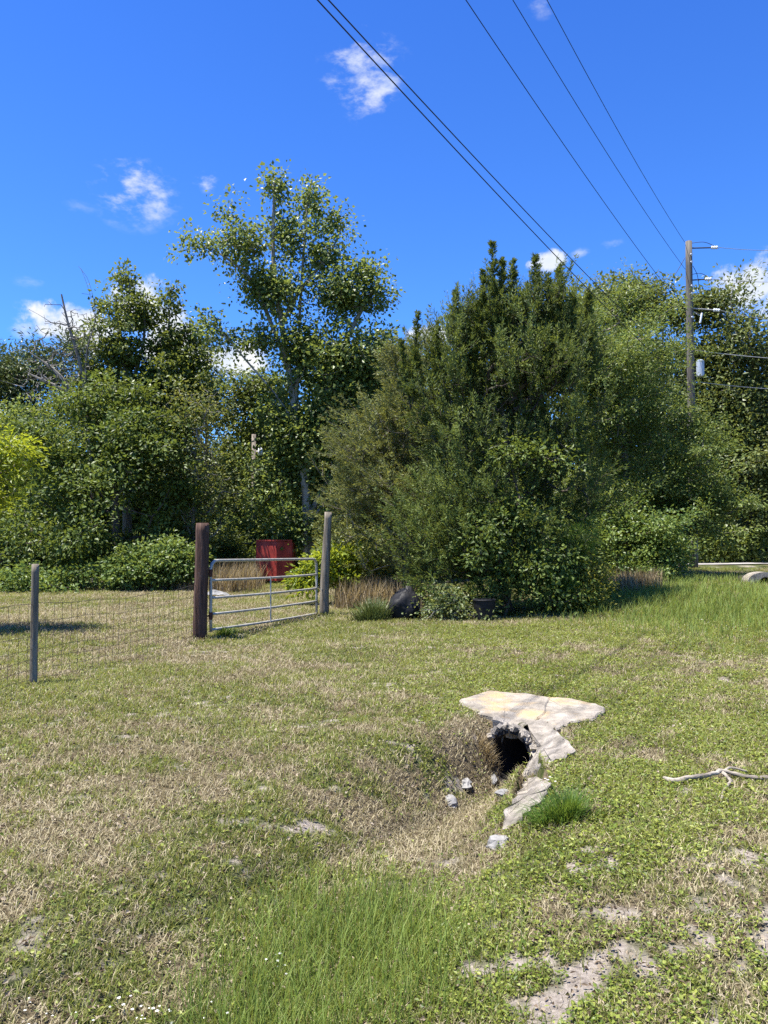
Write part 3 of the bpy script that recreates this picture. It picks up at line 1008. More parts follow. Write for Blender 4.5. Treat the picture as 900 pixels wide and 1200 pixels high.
# grey pole among the trees behind the gate
b_ = at(297, 668, 30.6); t_ = at(297.5, 509, 30.6)
wp = thing('wooden_pole', (b_[0], b_[1], gz(b_[0], b_[1])), 'short grey wooden pole standing among trees left of the sycamore', 'pole')
MB().tube(np.array([[b_[0], b_[1], gz(b_[0], b_[1]) - .1], (b_ + t_) / 2, t_]), [.10, .09, .085], 10).build('pole', M['bark_grey'], wp, smooth=True)
c = at(305, 529, 30.5)
mb = MB().tube(np.array([c + [0, 0, z_] for z_ in (-.16, -.12, 0, .12, .16)]), [.05, .09, .10, .08, .03], 12)
mb.build('white_cap', M['porcelain'], wp, smooth=True)
MB().tube(np.array([(at(298, 529, 30.6)), c]), .03, 6).build('bracket', M['galv'], wp)

# ------------------------------------------------------------------ red bin and things behind the gate
BY = 25.5
bl = at(300, 676, BY); br_ = at(342, 672, BY)
bz = gz(bl[0], bl[1])
w_ = br_[0] - bl[0]; ht = at(320, 634, BY)[2] - bz
binn = thing('metal_bin', (bl[0] + w_ / 2, BY, bz), 'rusty red sheet metal bin behind the gate', 'metal bin')
zb, zt = bz + .12, bz + ht
fold = np.array([bl[0] + w_ * .60, BY - .22])


def sheet(a2, b2, z0, z1, name, mat, parent, th=.012, ribs=0):
    d = np.array(b2) - np.array(a2); L_ = np.linalg.norm(d)
    c = (np.array(a2) + np.array(b2)) / 2
    rz = math.atan2(d[1], d[0])
    mb = MB().box((c[0], c[1], (z0 + z1) / 2), (L_, th, z1 - z0), rz)
    nn = np.array([d[1], -d[0]]) / L_
    for q in range(ribs):
        p = np.array(a2) + d * (q + 1) / (ribs + 1) + nn * .02
        mb.box((p[0], p[1], (z0 + z1) / 2), (.05, .03, (z1 - z0) * .96), rz)
    return mb.build(name, mat, parent)


sheet((bl[0], BY), fold, zb, zt, 'front_panel', M['red'], binn, ribs=0)
sheet(fold + np.array([.006, 0]), (br_[0], BY), zb, zt - .01, 'front_panel', M['red'], binn, ribs=0)
sheet((bl[0] - .12, BY + .9), (bl[0] - .005, BY + .01), zb, zt - .06, 'side_panel', M['rust'], binn)
sheet((br_[0] + .02, BY + .01), (br_[0] + .03, BY + .9), zb, zt - .06, 'side_panel', M['red'], binn)
sheet((bl[0] - .1, BY + .92), (br_[0] + .02, BY + .92), zb, zt - .06, 'back_panel', M['rust'], binn)
mb = MB()
for a2, b2 in (((bl[0], BY), fold), (fold, (br_[0], BY))):
    d = np.array(b2) - np.array(a2); c = (np.array(a2) + np.array(b2)) / 2
    mb.box((c[0], c[1] - .01, zt + .02), (np.linalg.norm(d), .05, .04), math.atan2(d[1], d[0]))
mb.build('rim', M['red'], binn)
for xx in (bl[0] + .08, br_[0] - .08):
    MB().box((xx, BY + .1, bz + .05), (.08, .1, .18)).build('foot', M['rust'], binn)
for xx, lab in ((.0, 'left'), (.02, 'right')):
    pass
for (p0, p1, lab) in (((293, 660), (299, 679), 'thin pale stick leaning left of the red bin, left of two'), ((298, 660), (304, 679), 'thin pale stick leaning against the red bin corner')):
    a_ = at(*p0, BY - .4); b_ = at(*p1, BY - .7); b_[2] = gz(b_[0], b_[1])
    tag(MB().tube(np.array([b_, (a_ + b_) / 2 + .01, a_]), [.018, .016, .012], 6).build('leaning_stick', M['dead_wood']), lab, 'stick', 'sticks leaning by the bin')
# bit of old rail fence
rf = at(288, 668, 28.5); rfz = gz(rf[0], rf[1])
old = thing('rail_fence', (rf[0], rf[1], rfz), 'old grey wooden rail fence left of the red bin', 'fence')
zt_ = at(288, 634, 28.5)[2]
for px in (263, 288, 307):
    p = at(px, 660, 28.5)
    MB().box((p[0], p[1], (zt_ + rfz) / 2), (.09, .09, zt_ - rfz + .05)).build('post', M['dead_wood'], old)
for h in (.06, .55):
    p0 = at(258, 660, 28.5 - .08); p1 = at(312, 660, 28.5 - .08)
    MB().box(((p0[0] + p1[0]) / 2, p0[1], zt_ - h), (p1[0] - p0[0], .04, .10)).build('rail', M['dead_wood'], old)
# crumpled pale sheet
p = at(256, 678, 20.5); pz = gz(p[0], p[1])
gx, gy = np.meshgrid(np.linspace(-.30, .30, 15), np.linspace(-.22, .22, 11))
zz = .15 * np.exp(-((gx + .1) / .25) ** 2 - (gy / .22) ** 2) + .13 * fbm(gx * 6 + 4, gy * 6 + 9, 3)
v = np.stack([p[0] + gx, p[1] + gy, pz + zz], -1).reshape(-1, 3)
i = np.arange(14)[None] + np.arange(10)[:, None] * 15
f = np.stack([i, i + 1, i + 16, i + 15], -1).reshape(-1, 4)
o = MB().add(v, f).build('tarp', M['pale_sheet'], smooth=False)
md = o.modifiers.new('thickness', 'SOLIDIFY'); md.thickness = .01
tag(o, 'small crumpled pale tarp on the grass behind the dark gate post', 'tarp')

# black bag and black bucket under the big bush
p = on_ground(477, 731) + [0, .5, 0]; pz = gz(p[0], p[1])
mb = MB()
lat = 11
v, f = [], []
for a_ in range(lat + 1):
    ph = a_ / lat * math.pi
    for b2 in range(16):
        th_ = b2 / 16 * 6.283
        r_ = 1 + .55 * (fbm(np.array(math.cos(th_) * 2 + 5 + ph), np.array(math.sin(th_) * 2 + 8 + ph), 3) - .5) * 2
        v.append([p[0] + .30 * math.sin(ph) * math.cos(th_) * r_, p[1] + .3 + .28 * math.sin(ph) * math.sin(th_) * r_, pz + .26 - .34 * math.cos(ph) * -1 * r_ * (1 if ph > 1.57 else .9)])
for a_ in range(lat):
    for b2 in range(16):
        f.append([a_ * 16 + b2, a_ * 16 + (b2 + 1) % 16, (a_ + 1) * 16 + (b2 + 1) % 16, (a_ + 1) * 16 + b2])
tag(mb.add(v, f).build('plastic_bag', M['black'], smooth=True), 'lumpy black plastic bag under the left side of the cedar bush', 'bag')
p = on_ground(572, 731) + [0, .55, 0]; pz = gz(p[0], p[1])
bu = thing('bucket', (p[0], p[1], pz), 'upright black plastic bucket at the foot of the cedar bush', 'bucket')
MB().tube(np.array([[p[0], p[1], pz + z_] for z_ in (0, .01, .40, .42, .405, .05)]), [.17, .175, .215, .21, .20, .16], 20, caps=False).build('body', M['black'], bu, smooth=False)
an_ = np.arange(25) / 24 * 6.283
MB().tube(np.stack([p[0] + .218 * np.cos(an_), p[1] + .218 * np.sin(an_), np.full(25, pz + .40)], -1), .012, 6, caps=False).build('rim', M['black'], bu, smooth=True)

# far right: second culvert, slatted crate, yucca
cy = 18.6
cL = at(875, 690, cy); cz = gz(cL[0], cL[1])
c2 = thing('culvert', (cL[0] + .45, cy, cz), 'grey concrete culvert head with half-round opening at far right edge', 'culvert')
# arch slab with hole
n_ = 16
an_ = np.linspace(0, math.pi, n_)
rin, rox, roz = .17, .40, .29
zc_ = max(cz, at(890, 692, cy)[2] - .05)
cx_ = cL[0] + .46
inner = np.stack([cx_ - rin * np.cos(an_), zc_ + rin * np.sin(an_)], -1)
outer = np.stack([cx_ - rox * np.cos(an_) * (1 + .08 * np.abs(np.cos(an_))), zc_ + roz * np.sin(an_) ** .7], -1)
v = []
for yy in (cy, cy + .35):
    for arr in (inner, outer):
        v += [[a_, yy, b2] for a_, b2 in arr]
f = []
for j in range(n_ - 1):
    f += [[j, j + 1, n_ + j + 1, n_ + j], [2 * n_ + j, 3 * n_ + j, 3 * n_ + j + 1, 2 * n_ + j + 1],
          [n_ + j, n_ + j + 1, 3 * n_ + j + 1, 3 * n_ + j], [j, 2 * n_ + j, 2 * n_ + j + 1, j + 1]]
MB().add(v, f).build('head_wall', M['concrete_grey'], c2)
MB().tube(np.array([[cx_, cy + .02, zc_], [cx_, cy + 1.2, zc_]]), rin * .995, 16, caps=False).build('pipe', M['pipe_in'], c2, smooth=True)

p = at(866, 662, 31.5); pz = gz(p[0], p[1])
cr = thing('slatted_crate', (p[0], 31.5, pz), 'brown slatted wooden crate in deep shade at far right', 'crate')
hh = at(866, 640, 31.5)[2] - pz
for k_ in range(6):
    MB().box((p[0] - .4 + k_ * .16, 31.5, pz + hh / 2), (.12, .04, hh), 0, (0, .03 * (k_ - 2.5))).build('slat', M['crate'], cr)
MB().box((p[0], 31.53, pz + hh + .02), (1.0, .14, .05)).build('top_board', M['dead_wood'], cr)
MB().box((p[0], 31.56, pz + hh * .35), (.95, .03, .08)).build('cross_board', M['crate'], cr)

p = at(882, 650, 30.5); pz = gz(p[0], p[1])
yu = thing('yucca', (p[0], p[1], pz), 'spiky yucca with sword leaves at the far right edge', 'plant')
hd = at(881, 637, 30.5)
MB().tube(np.array([[p[0], p[1], pz - .05], hd]), .09, 8).build('stem', M['bark_grey'], yu)
n = 90
D = R.normal(0, 1, (n, 3)); D[:, 2] = np.abs(D[:, 2]) * .9 - .25
MB().leaves(np.tile(hd, (n, 1)), D, np.tile([0, 0, 1.0], (n, 1)) + R.normal(0, .2, (n, 3)), .7 + .4 * R.random(n), np.full(n, .07), R.random(n), fold=.3).build('leaf_rosette', M['lf_yucca'], yu, attr=True)


# ------------------------------------------------------------------ trees
def lobes_world(lobes):
    out = []
    for (px, py, rx, ry, Y, rd) in lobes:
        c = at(px, py, Y)
        k = Y / F
        out.append((c, np.array([rx * k, rd, ry * k])))
    return out


def sample_lobes(lobes, n, bias=.6, mass=0.0, loosep=.3):
    W = lobes_world(lobes)
    vol = np.array([(r[0] * r[1] * r[2]) ** .75 for _, r in W])
    pick = R.choice(len(W), n, p=vol / vol.sum())
    d = R.normal(0, 1, (n, 3)); d /= np.linalg.norm(d, axis=1, keepdims=True)
    rr = R.random(n) ** (bias / 3 * 1.5)
    c = np.array([W[i][0] for i in pick]); r = np.array([W[i][1] for i in pick])
    p = c + d * rr[:, None] * r
    if mass > 0:      # clumps gather into boughs with gaps between them
        m = max(len(W) * 2, n // 11)
        who = R.integers(0, m, n)
        loose = R.random(n) < loosep
        q = p[:m][who] + R.normal(0, 1, (n, 3)) * np.array([1, 1, .55]) * mass
        p = np.where(loose[:, None], p, q)
        d = np.where(loose[:, None], d, d[:m][who])
    return p, d


def path_px(path, Y, jitter=0):
    out = []
    for q in path:
        out.append(at(q[0], q[1], Y + (q[2] if len(q) > 2 else 0)))
    return smooth_path(out, 5)


def tree(name, label, cat, base, Y, lobes, leaf, bark='bark_grey', clumps=220, per=70, L=.11, W=.07, cr=.38, trunk=None, limbs=(), tr=.16,
         mode='leaf', group=None, upd=.5, flat=.6, bare=0, twig=.006, bias=.6, dirn=None, clip=.05, minr=.010, spires=(), spread_up=0.0, stringy=0.0, mass=None, loose=.3, fan=0, holes=(), gap=0.0):
    bp_ = at(base[0], base[1], Y)
    g0 = gz(bp_[0], bp_[1])
    bp_[2] = g0
    th = thing(name, tuple(bp_), label, cat, group)
    C, Dn = sample_lobes(lobes, clumps, bias, cr * 1.4 if mass is None else mass, loose)
    gC = ground_z(C[:, 0], C[:, 1])
    ok = C[:, 2] > gC + clip
    if gap:
        ok &= fbm(C[:, 0] * .95 + C[:, 1] * .5 + base[0], C[:, 2] * 1.15 + C[:, 1] * .4, 2) > gap + R.normal(0, .05, len(C))
    for (hx, hy, hrx, hry) in holes:      # a bay in the front of the crown
        hc = at(hx, hy, Y)
        e_ = ((C[:, 0] - hc[0]) / (hrx * Y / F)) ** 2 + ((C[:, 2] - hc[2]) / (hry * Y / F)) ** 2
        ok &= ~((e_ < 1 + .5 * R.normal(0, 1, len(C))) & (C[:, 1] < Y + .25))
    C, Dn = C[ok], Dn[ok]
    cent = C.mean(0)
    # skeleton
    if trunk is None:
        top = cent + np.array([0, 0, .25 * (C[:, 2].max() - cent[2])])
        tp = smooth_path([bp_ - [0, 0, .1], bp_ + (top - bp_) * .35 + R.normal(0, .08, 3), bp_ + (top - bp_) * .7 + R.normal(0, .1, 3), top], 4)
    else:
        tp = path_px(trunk, Y)
        tp[0, 2] = min(tp[0, 2], g0 - .1)
    nodes = [p for p in tp]; par = [-1] + list(range(len(tp) - 1))
    for lp in limbs:
        pth = path_px(lp, Y)
        k0 = int(np.argmin(np.linalg.norm(np.array(nodes) - pth[0], axis=1)))
        for p in pth[1:]:
            nodes.append(p); par.append(k0); k0 = len(nodes) - 1
    nbase = len(nodes)
    order = np.argsort(np.min(np.linalg.norm(C[:, None] - np.array(nodes)[None, ::2], axis=2), axis=1))
    NA = np.zeros((nbase + 2 * len(C) + 5, 3)); NA[:nbase] = nodes
    cnt = nbase
    tips = np.zeros(len(C), int)
    for ci in order:
        c = C[ci]
        d = c - NA[:cnt]
        dist = np.linalg.norm(d, axis=1)
        pen = dist + np.maximum(0, -d[:, 2]) * 1.0 + (np.arange(cnt) == 0) * 5
        k0 = int(np.argmin(pen))
        m_ = NA[k0] * .5 + c * .5 + R.normal(0, .06, 3) * dist[k0] + np.array([0, 0, -.07 * dist[k0] + spread_up * dist[k0]])
        NA[cnt] = m_; par.append(k0); cnt += 1
        NA[cnt] = c; par.append(cnt - 1); tips[ci] = cnt; cnt += 1
    NA = NA[:cnt]; par = np.array(par)
    load = np.zeros(cnt); load[tips] = 1
    for k0 in range(cnt - 1, 0, -1):
        if par[k0] >= 0:
            load[par[k0]] += load[k0]
    rr = np.maximum(twig * np.sqrt(np.maximum(load, 1)), twig)
    rr = np.minimum(rr, tr)
    k = len(tp)
    mb = MB()
    tr_r = tr * (1 - .72 * np.linspace(0, 1, k)) * (1 + .35 * np.exp(-np.linspace(0, 1, k) * 18))
    mb.tube(tp, tr_r, 10, jit=.05)
    rr[:k] = tr_r
    e = np.arange(k, cnt)
    ra = np.minimum(rr[par[e]], rr[e] * 1.35); rb = rr[e]
    mb.edges(NA[par[e]], NA[e], ra, rb, 5)
    trunk_mb = mb
    # leaves
    leafmb = MB()
    live = np.ones(len(C), bool)
    if bare:
        live = R.random(len(C)) > bare
    if leaf is not None:
        LC, LD, base_nodes = C[live], Dn[live], NA[par[tips[live]]]
        m = len(LC)
        tone = R.normal(0, .19, m)
        axis = LC - base_nodes; axis /= np.linalg.norm(axis, axis=1, keepdims=True) + 1e-9
        if dirn is not None:
            axis = axis * .4 + np.asarray(dirn)
        if mode == 'leaf':
            idx = np.repeat(np.arange(m), per)
            n = len(idx)
            sz = np.clip(R.normal(1, .3, m), .5, 1.7)[idx]
            off = np.clip(R.normal(0, 1, (n, 3)), -1.7, 1.7) * np.array([1, 1, flat]) * cr * sz[:, None]
            if stringy:
                off = off * .6 + axis[idx] * (R.normal(0, 1, n) * cr * stringy)[:, None]
            P = LC[idx] + off
            od = off / (np.linalg.norm(off, axis=1, keepdims=True) + 1e-9)
            D = od * .8 + axis[idx] * .4 + R.normal(0, .6, (n, 3)) + np.array([0, 0, -.25])
            Nn = np.array([-.15, 0, upd + .25]) + LD[idx] * .5 + od * .3 + R.normal(0, .55, (n, 3))
            l_ = L * (.55 + .75 * R.random(n)); w_ = W * (.55 + .75 * R.random(n))
            leafmb.leaves(P, D, Nn, l_, w_, np.clip(.49 + tone[idx] + R.normal(0, .24, n), 0, 1))
        else:  # upright leafy shoots
            ax = axis * .5 + LD * .35 + np.array([0, 0, .75]) + R.normal(0, .25, (m, 3))
            if dirn is not None:
                ax = axis * .3 + np.asarray(dirn) + R.normal(0, .3, (m, 3))
            if fan:
                fv = LC - (bp_ + np.array([0, 0, -fan])); fv /= np.linalg.norm(fv, axis=1, keepdims=True)
                ax = fv * .9 + LD * .18 + R.normal(0, .16, (m, 3)) + np.array([0, 0, .1])
            ax /= np.linalg.norm(ax, axis=1, keepdims=True)
            SL = cr * (3.2 if fan else 2.4) * (.6 + .7 * R.random(m))
            shoots = [(LC, ax, SL)]
            for _ in range(2):
                a2 = ax + R.normal(0, .42, (m, 3)); a2 /= np.linalg.norm(a2, axis=1, keepdims=True)
                shoots.append((LC + R.normal(0, cr * .5, (m, 3)), a2, SL * (.5 + .5 * R.random(m))))
            for (sp_, sa_, sl_) in shoots:
                trunk_mb.edges(sp_, sp_ + sa_ * sl_[:, None], np.full(m, twig * .8), np.full(m, twig * .3), 3)
                idx = np.repeat(np.arange(m), per // 3)
                n = len(idx)
                s_ = R.random(n) ** .8
                rad_ = R.normal(0, 1, (n, 3)); rad_ /= np.linalg.norm(rad_, axis=1, keepdims=True)
                P = sp_[idx] + sa_[idx] * (s_ * sl_[idx])[:, None] + rad_ * .02
                D = sa_[idx] * .75 + rad_ * (1.0 - .3 * s_)[:, None]
                Nn = rad_ + np.array([0, 0, .6])
                l_ = L * (.6 + .7 * R.random(n)); w_ = W * (.6 + .7 * R.random(n))
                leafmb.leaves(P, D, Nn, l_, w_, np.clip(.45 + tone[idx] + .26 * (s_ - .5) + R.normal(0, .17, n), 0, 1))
        for (px, py, hpx, wpx) in spires:
            tip = at(px, py, Y); h = hpx * Y / F
            lo = tip - np.array([R.normal(0, .12), R.normal(0, .1), h])
            ks = 20
            path = lo + (tip - lo) * np.linspace(0, 1, ks)[:, None]
            trunk_mb.tube(path, np.linspace(.02, .004, ks), 5)
            nb = int(hpx * .75)
            for q in range(nb):
                t_ = R.random() ** .8
                az = R.random() * 6.283
                bl_ = wpx * Y / F * (1.02 - t_) * (.5 + .7 * R.random()) + .05
                p0 = lo + (tip - lo) * t_
                dv = np.array([math.cos(az), math.sin(az), .9 + .5 * R.random()]); dv /= np.linalg.norm(dv)
                trunk_mb.edges([p0], [p0 + dv * bl_], [.005], [.002], 3)
                n = int(12 + bl_ * 90)
                s_ = R.random(n)
                rd = R.normal(0, 1, (n, 3)); rd /= np.linalg.norm(rd, axis=1, keepdims=True)
                leafmb.leaves(p0 + dv * (s_ * bl_)[:, None] + rd * .012, dv * .8 + rd * .7, rd + [0, 0, .5], L * (.5 + .6 * R.random(n)), W * (.6 + .6 * R.random(n)), np.clip(R.normal(.40, .18, n), 0, 1))
            n = int(hpx * 3)
            s_ = R.random(n)
            rd = R.normal(0, 1, (n, 3)); rd /= np.linalg.norm(rd, axis=1, keepdims=True)
            leafmb.leaves(lo + (tip - lo) * s_[:, None] + rd * .01, np.array([0, 0, 1.0]) + rd * .7, rd + [0, 0, .3], L * (.6 + .6 * R.random(n)), W * (.6 + .6 * R.random(n)), np.clip(R.normal(.42, .18, n), 0, 1))
    trunk_mb.build('trunk' if tr > .05 else 'stems', M[bark], th)
    if leaf is not None:
        leafmb.build('crown' if tr > .05 else 'foliage', M[leaf], th, attr=True)
    return th


# --- tall pale sycamore
tree('sycamore_tree', 'tall open sycamore with pale slender trunk behind the gate', 'tree', (362, 668), 26,
     [(322, 222, 11, 34, 26, .4), (362, 230, 15, 26, 26, .5), (272, 252, 20, 18, 26, .6), (241, 288, 24, 18, 26, .6), (290, 285, 40, 30, 26, 1.2),
      (332, 270, 40, 38, 26, 1.2), (395, 258, 20, 18, 26, .6), (412, 285, 18, 18, 26, .6), (385, 300, 30, 26, 26, .9), (430, 318, 20, 18, 26, .6), (442, 355, 17, 22, 26, .6),
      (400, 350, 40, 40, 26, 1.2), (330, 340, 30, 35, 26, 1.0), (400, 420, 50, 45, 26, 1.5), (350, 420, 26, 45, 26, 1.0), (240, 378, 20, 12, 26, .5), (268, 392, 22, 14, 26, .6), (300, 400, 18, 18, 26, .6),
      (420, 480, 40, 45, 26, 1.4), (360, 520, 36, 45, 26, 1.2), (390, 570, 40, 45, 26, 1.3), (335, 590, 32, 40, 26.5, 1.2), (440, 400, 25, 25, 26.3, .8), (330, 500, 26, 40, 26.2, 1.0), (400, 500, 40, 40, 26.2, 1.2), (310, 560, 24, 36, 26.2, .9), (365, 620, 30, 22, 26, .8), (345, 560, 40, 55, 26.3, 1.0), (345, 625, 36, 26, 26.4, .8), (300, 335, 26, 26, 26, .8), (450, 400, 18, 24, 26.2, .7), (440, 440, 30, 30, 26.2, .9), (412, 450, 30, 40, 26, 1.0), (385, 460, 30, 40, 26, 1.0)],
     'lf_syc', 'bark_pale', clumps=1500, per=46, L=.14, W=.115, cr=.27, loose=.85, gap=.345, tr=.17, twig=.0085, bias=1.2,
     trunk=[(362, 668), (360, 610), (357, 560), (347, 490), (338, 430), (330, 380), (322, 330), (320, 280), (322, 215)],
     limbs=[[(350, 505), (325, 465), (295, 430), (262, 392), (232, 365)], [(338, 430), (318, 380), (296, 330), (262, 300), (232, 285)],
            [(330, 380), (352, 340), (385, 300), (402, 262)], [(357, 560), (378, 490), (392, 430), (420, 370), (440, 335)], [(345, 480), (350, 420), (352, 350), (360, 240)],
            [(360, 610), (385, 560), (420, 500)], [(360, 620), (380, 590), (410, 575)]], upd=.45, flat=.8)

# --- left thicket
tree('broadleaf_tree', 'dense dark green broadleaf tree forming the left thicket front', 'tree', (140, 694), 24.5,
     [(130, 560, 90, 85, 25, 2.3), (182, 630, 62, 55, 24, 1.6), (75, 600, 62, 65, 24.5, 1.8), (160, 500, 55, 42, 25.3, 1.5), (110, 650, 85, 40, 23.8, 1.3), (60, 530, 40, 45, 25, 1.4), (200, 560, 38, 40, 24.8, 1.2), (75, 480, 22, 24, 25.4, .9), (195, 490, 26, 30, 25.2, .9), (120, 478, 24, 26, 25.4, 1.0)],
     'lf_oakd', 'bark_dark', clumps=430, per=105, L=.155, W=.10, cr=.31, tr=.2, twig=.008, bias=.9, gap=.36, holes=[(165, 622, 34, 22), (60, 640, 26, 20), (110, 585, 26, 14)])
tree('broadleaf_tree', 'upright green tree topping the left thicket against the cloud', 'tree', (150, 690), 28,
     [(128, 330, 9, 20, 28, .4), (147, 322, 8, 16, 28, .4), (167, 335, 9, 22, 28, .4), (204, 358, 9, 22, 28, .4), (228, 388, 9, 18, 28, .4), (100, 392, 10, 18, 28, .4), (126, 372, 17, 26, 28, .7), (166, 374, 18, 28, 28, .8), (198, 396, 18, 26, 28, .8), (150, 415, 28, 40, 28, 1.1), (188, 440, 32, 40, 28, 1.2), (222, 440, 18, 30, 28, .7), (118, 435, 18, 36, 28, .7), (150, 470, 56, 34, 28, 1.4), (205, 475, 32, 34, 28, 1.1), (100, 470, 30, 30, 28, 1.0), (235, 470, 24, 30, 28, .9)],
     'lf_left', 'bark_grey', clumps=780, per=48, L=.16, W=.105, cr=.22, loose=.6, gap=.31, tr=.18, twig=.007, bias=1.1,
     trunk=[(150, 690), (149, 600), (150, 500), (148, 440), (140, 390), (135, 345)], limbs=[[(149, 500), (175, 450), (195, 395), (200, 350)], [(150, 460), (168, 400), (168, 340)], [(175, 450), (212, 420), (226, 380)], [(148, 440), (120, 400), (104, 340), (95, 315)], [(149, 520), (118, 460), (112, 410)]])
tree('dead_tree', 'leafless grey dead tree leaning over the left thicket', 'dead tree', (112, 690), 27.3,
     [(85, 395, 30, 45, 27.3, .7), (70, 375, 14, 25, 27.3, .4), (66, 430, 45, 26, 27.3, .8), (100, 440, 25, 30, 27.3, .6), (45, 445, 25, 18, 27.3, .6)],
     None, 'dead_twig', clumps=460, tr=.10, twig=.0068, bias=1.2,
     trunk=[(112, 690), (108, 560), (100, 460), (92, 420), (80, 380), (72, 345)], limbs=[[(100, 455), (102, 410), (112, 370), (104, 330), (92, 312)], [(104, 490), (70, 440), (30, 410)], [(103, 470), (60, 450), (38, 440)]])
tree('bare_tree', 'tangled grey-brown half-bare tree right of the left thicket', 'tree', (222, 690), 25.5,
     [(222, 500, 30, 50, 25.5, 1.2), (235, 560, 32, 45, 25.5, 1.2), (215, 610, 26, 45, 25.2, 1.0), (240, 480, 24, 40, 25.5, 1.0), (250, 610, 22, 40, 25.5, 1.0)],
     'lf_olive', 'dead_wood', clumps=330, per=26, L=.12, W=.06, cr=.26, tr=.10, twig=.0075, bias=1.2, bare=.35)
tree('lime_tree', 'bright yellow-green leaning branch of a tree at the left edge', 'tree', (-95, 735), 13,
     [(5, 535, 38, 22, 13, .5), (18, 522, 26, 11, 13, .3), (0, 575, 30, 16, 13, .5), (-44, 560, 44, 50, 13, .8), (8, 560, 20, 10, 13, .4), (-80, 600, 50, 60, 13, .8)],
     'lf_lime', 'bark_grey', clumps=150, per=60, L=.105, W=.045, cr=.17, tr=.08, twig=.005, bias=1.0, flat=.5, upd=.9, dirn=(.8, -.1, -.15),
     trunk=[(-95, 735), (-90, 680), (-70, 620), (-55, 560)])
tree('pine_tree', 'distant flat-topped pine behind the dead tree at left', 'tree', (20, 672), 38,
     [(20, 432, 55, 22, 38, 2.2), (75, 420, 40, 18, 38, 1.6), (20, 475, 60, 30, 38, 2.2), (-30, 450, 50, 40, 38, 2.2), (60, 455, 40, 25, 38, 2), (20, 520, 60, 30, 37.5, 2)],
     'lf_pine', 'bark_grey', clumps=260, per=70, L=.32, W=.085, cr=.48, tr=.22, twig=.01, bias=1.0)
tree('broadleaf_tree', 'mid-green tree at the left edge below the flat-topped pine', 'tree', (10, 690), 30,
     [(15, 510, 50, 40, 30, 2), (0, 570, 55, 55, 29.5, 2), (45, 500, 40, 35, 30, 1.6), (20, 630, 60, 50, 28.5, 1.6), (-50, 560, 50, 90, 30, 2)],
     'lf_willow', 'bark_grey', clumps=270, per=85, L=.18, W=.10, cr=.42, tr=.16, twig=.008, bias=.9)
tree('slim_pine', 'slim dark pine silhouetted in the sky gap left of sycamore', 'tree', (243, 672), 36,
     [(243, 398, 22, 12, 36, .8), (238, 425, 26, 9, 36, .8), (250, 448, 24, 8, 36, .8), (240, 475, 26, 14, 36, 1.0)],
     'lf_pine', 'bark_dark', clumps=46, per=55, L=.26, W=.06, cr=.30, tr=.13, twig=.012, bias=1.1,
     trunk=[(243, 672), (242, 560), (243, 450), (243, 392)])
tree('broadleaf_tree', 'green tree behind the grey pole left of the sycamore trunk', 'tree', (285, 675), 33,
     [(285, 475, 36, 45, 33, 1.8), (300, 540, 42, 55, 33, 2), (262, 560, 30, 60, 33, 1.6), (320, 500, 35, 55, 33.5, 1.8), (300, 610, 60, 40, 32, 1.8), (255, 480, 18, 30, 33, 1)],
     'lf_left', 'bark_grey', clumps=290, per=80, L=.19, W=.12, cr=.40, tr=.16, twig=.009, bias=.9)
tree('broadleaf_tree', 'sunlit green tree behind the sycamore on its right', 'tree', (440, 680), 33,
     [(420, 455, 45, 55, 33, 2), (465, 430, 30, 40, 33, 1.6), (440, 520, 55, 55, 33, 2), (390, 520, 50, 60, 33.5, 2), (400, 600, 60, 50, 32.5, 2), (480, 480, 40, 50, 33, 1.8), (490, 440, 30, 30, 33, 1)],
     'lf_syc', 'bark_grey', clumps=360, per=80, L=.21, W=.15, cr=.42, tr=.18, twig=.009, bias=.9)

# --- big olive shrub left of the cedar
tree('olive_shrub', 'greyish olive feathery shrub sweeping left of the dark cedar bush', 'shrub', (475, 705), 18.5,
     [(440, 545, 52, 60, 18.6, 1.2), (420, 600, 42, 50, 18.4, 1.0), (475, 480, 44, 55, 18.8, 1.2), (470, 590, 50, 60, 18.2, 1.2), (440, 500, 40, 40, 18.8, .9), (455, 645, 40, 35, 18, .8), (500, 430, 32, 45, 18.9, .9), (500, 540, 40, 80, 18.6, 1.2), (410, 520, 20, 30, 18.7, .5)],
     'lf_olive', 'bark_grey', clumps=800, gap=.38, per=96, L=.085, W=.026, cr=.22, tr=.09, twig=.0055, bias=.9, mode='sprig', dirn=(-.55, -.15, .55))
# --- the big dark cedar bush
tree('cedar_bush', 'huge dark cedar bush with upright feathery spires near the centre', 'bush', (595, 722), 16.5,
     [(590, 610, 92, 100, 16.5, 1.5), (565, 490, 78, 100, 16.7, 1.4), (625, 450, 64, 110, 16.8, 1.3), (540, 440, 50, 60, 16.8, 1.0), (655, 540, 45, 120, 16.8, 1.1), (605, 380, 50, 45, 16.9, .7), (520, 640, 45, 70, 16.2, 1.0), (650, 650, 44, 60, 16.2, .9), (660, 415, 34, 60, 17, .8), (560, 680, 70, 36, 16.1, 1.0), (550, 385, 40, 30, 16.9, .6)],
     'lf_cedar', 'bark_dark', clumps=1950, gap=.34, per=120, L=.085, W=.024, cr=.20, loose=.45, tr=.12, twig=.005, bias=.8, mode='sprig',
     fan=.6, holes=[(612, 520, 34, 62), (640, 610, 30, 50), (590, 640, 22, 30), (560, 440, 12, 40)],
     spires=[(577, 284, 150, 25), (533, 343, 100, 19), (601, 306, 150, 26), (627, 300, 150, 26), (656, 312, 130, 26), (560, 352, 110, 14), (490, 366, 110, 15), (512, 378, 70, 13), (689, 338, 110, 19), (642, 322, 120, 16), (589, 304, 120, 22), (566, 318, 110, 20), (672, 345, 100, 16), (616, 345, 90, 14), (548, 380, 80, 14), (470, 400, 80, 14)])
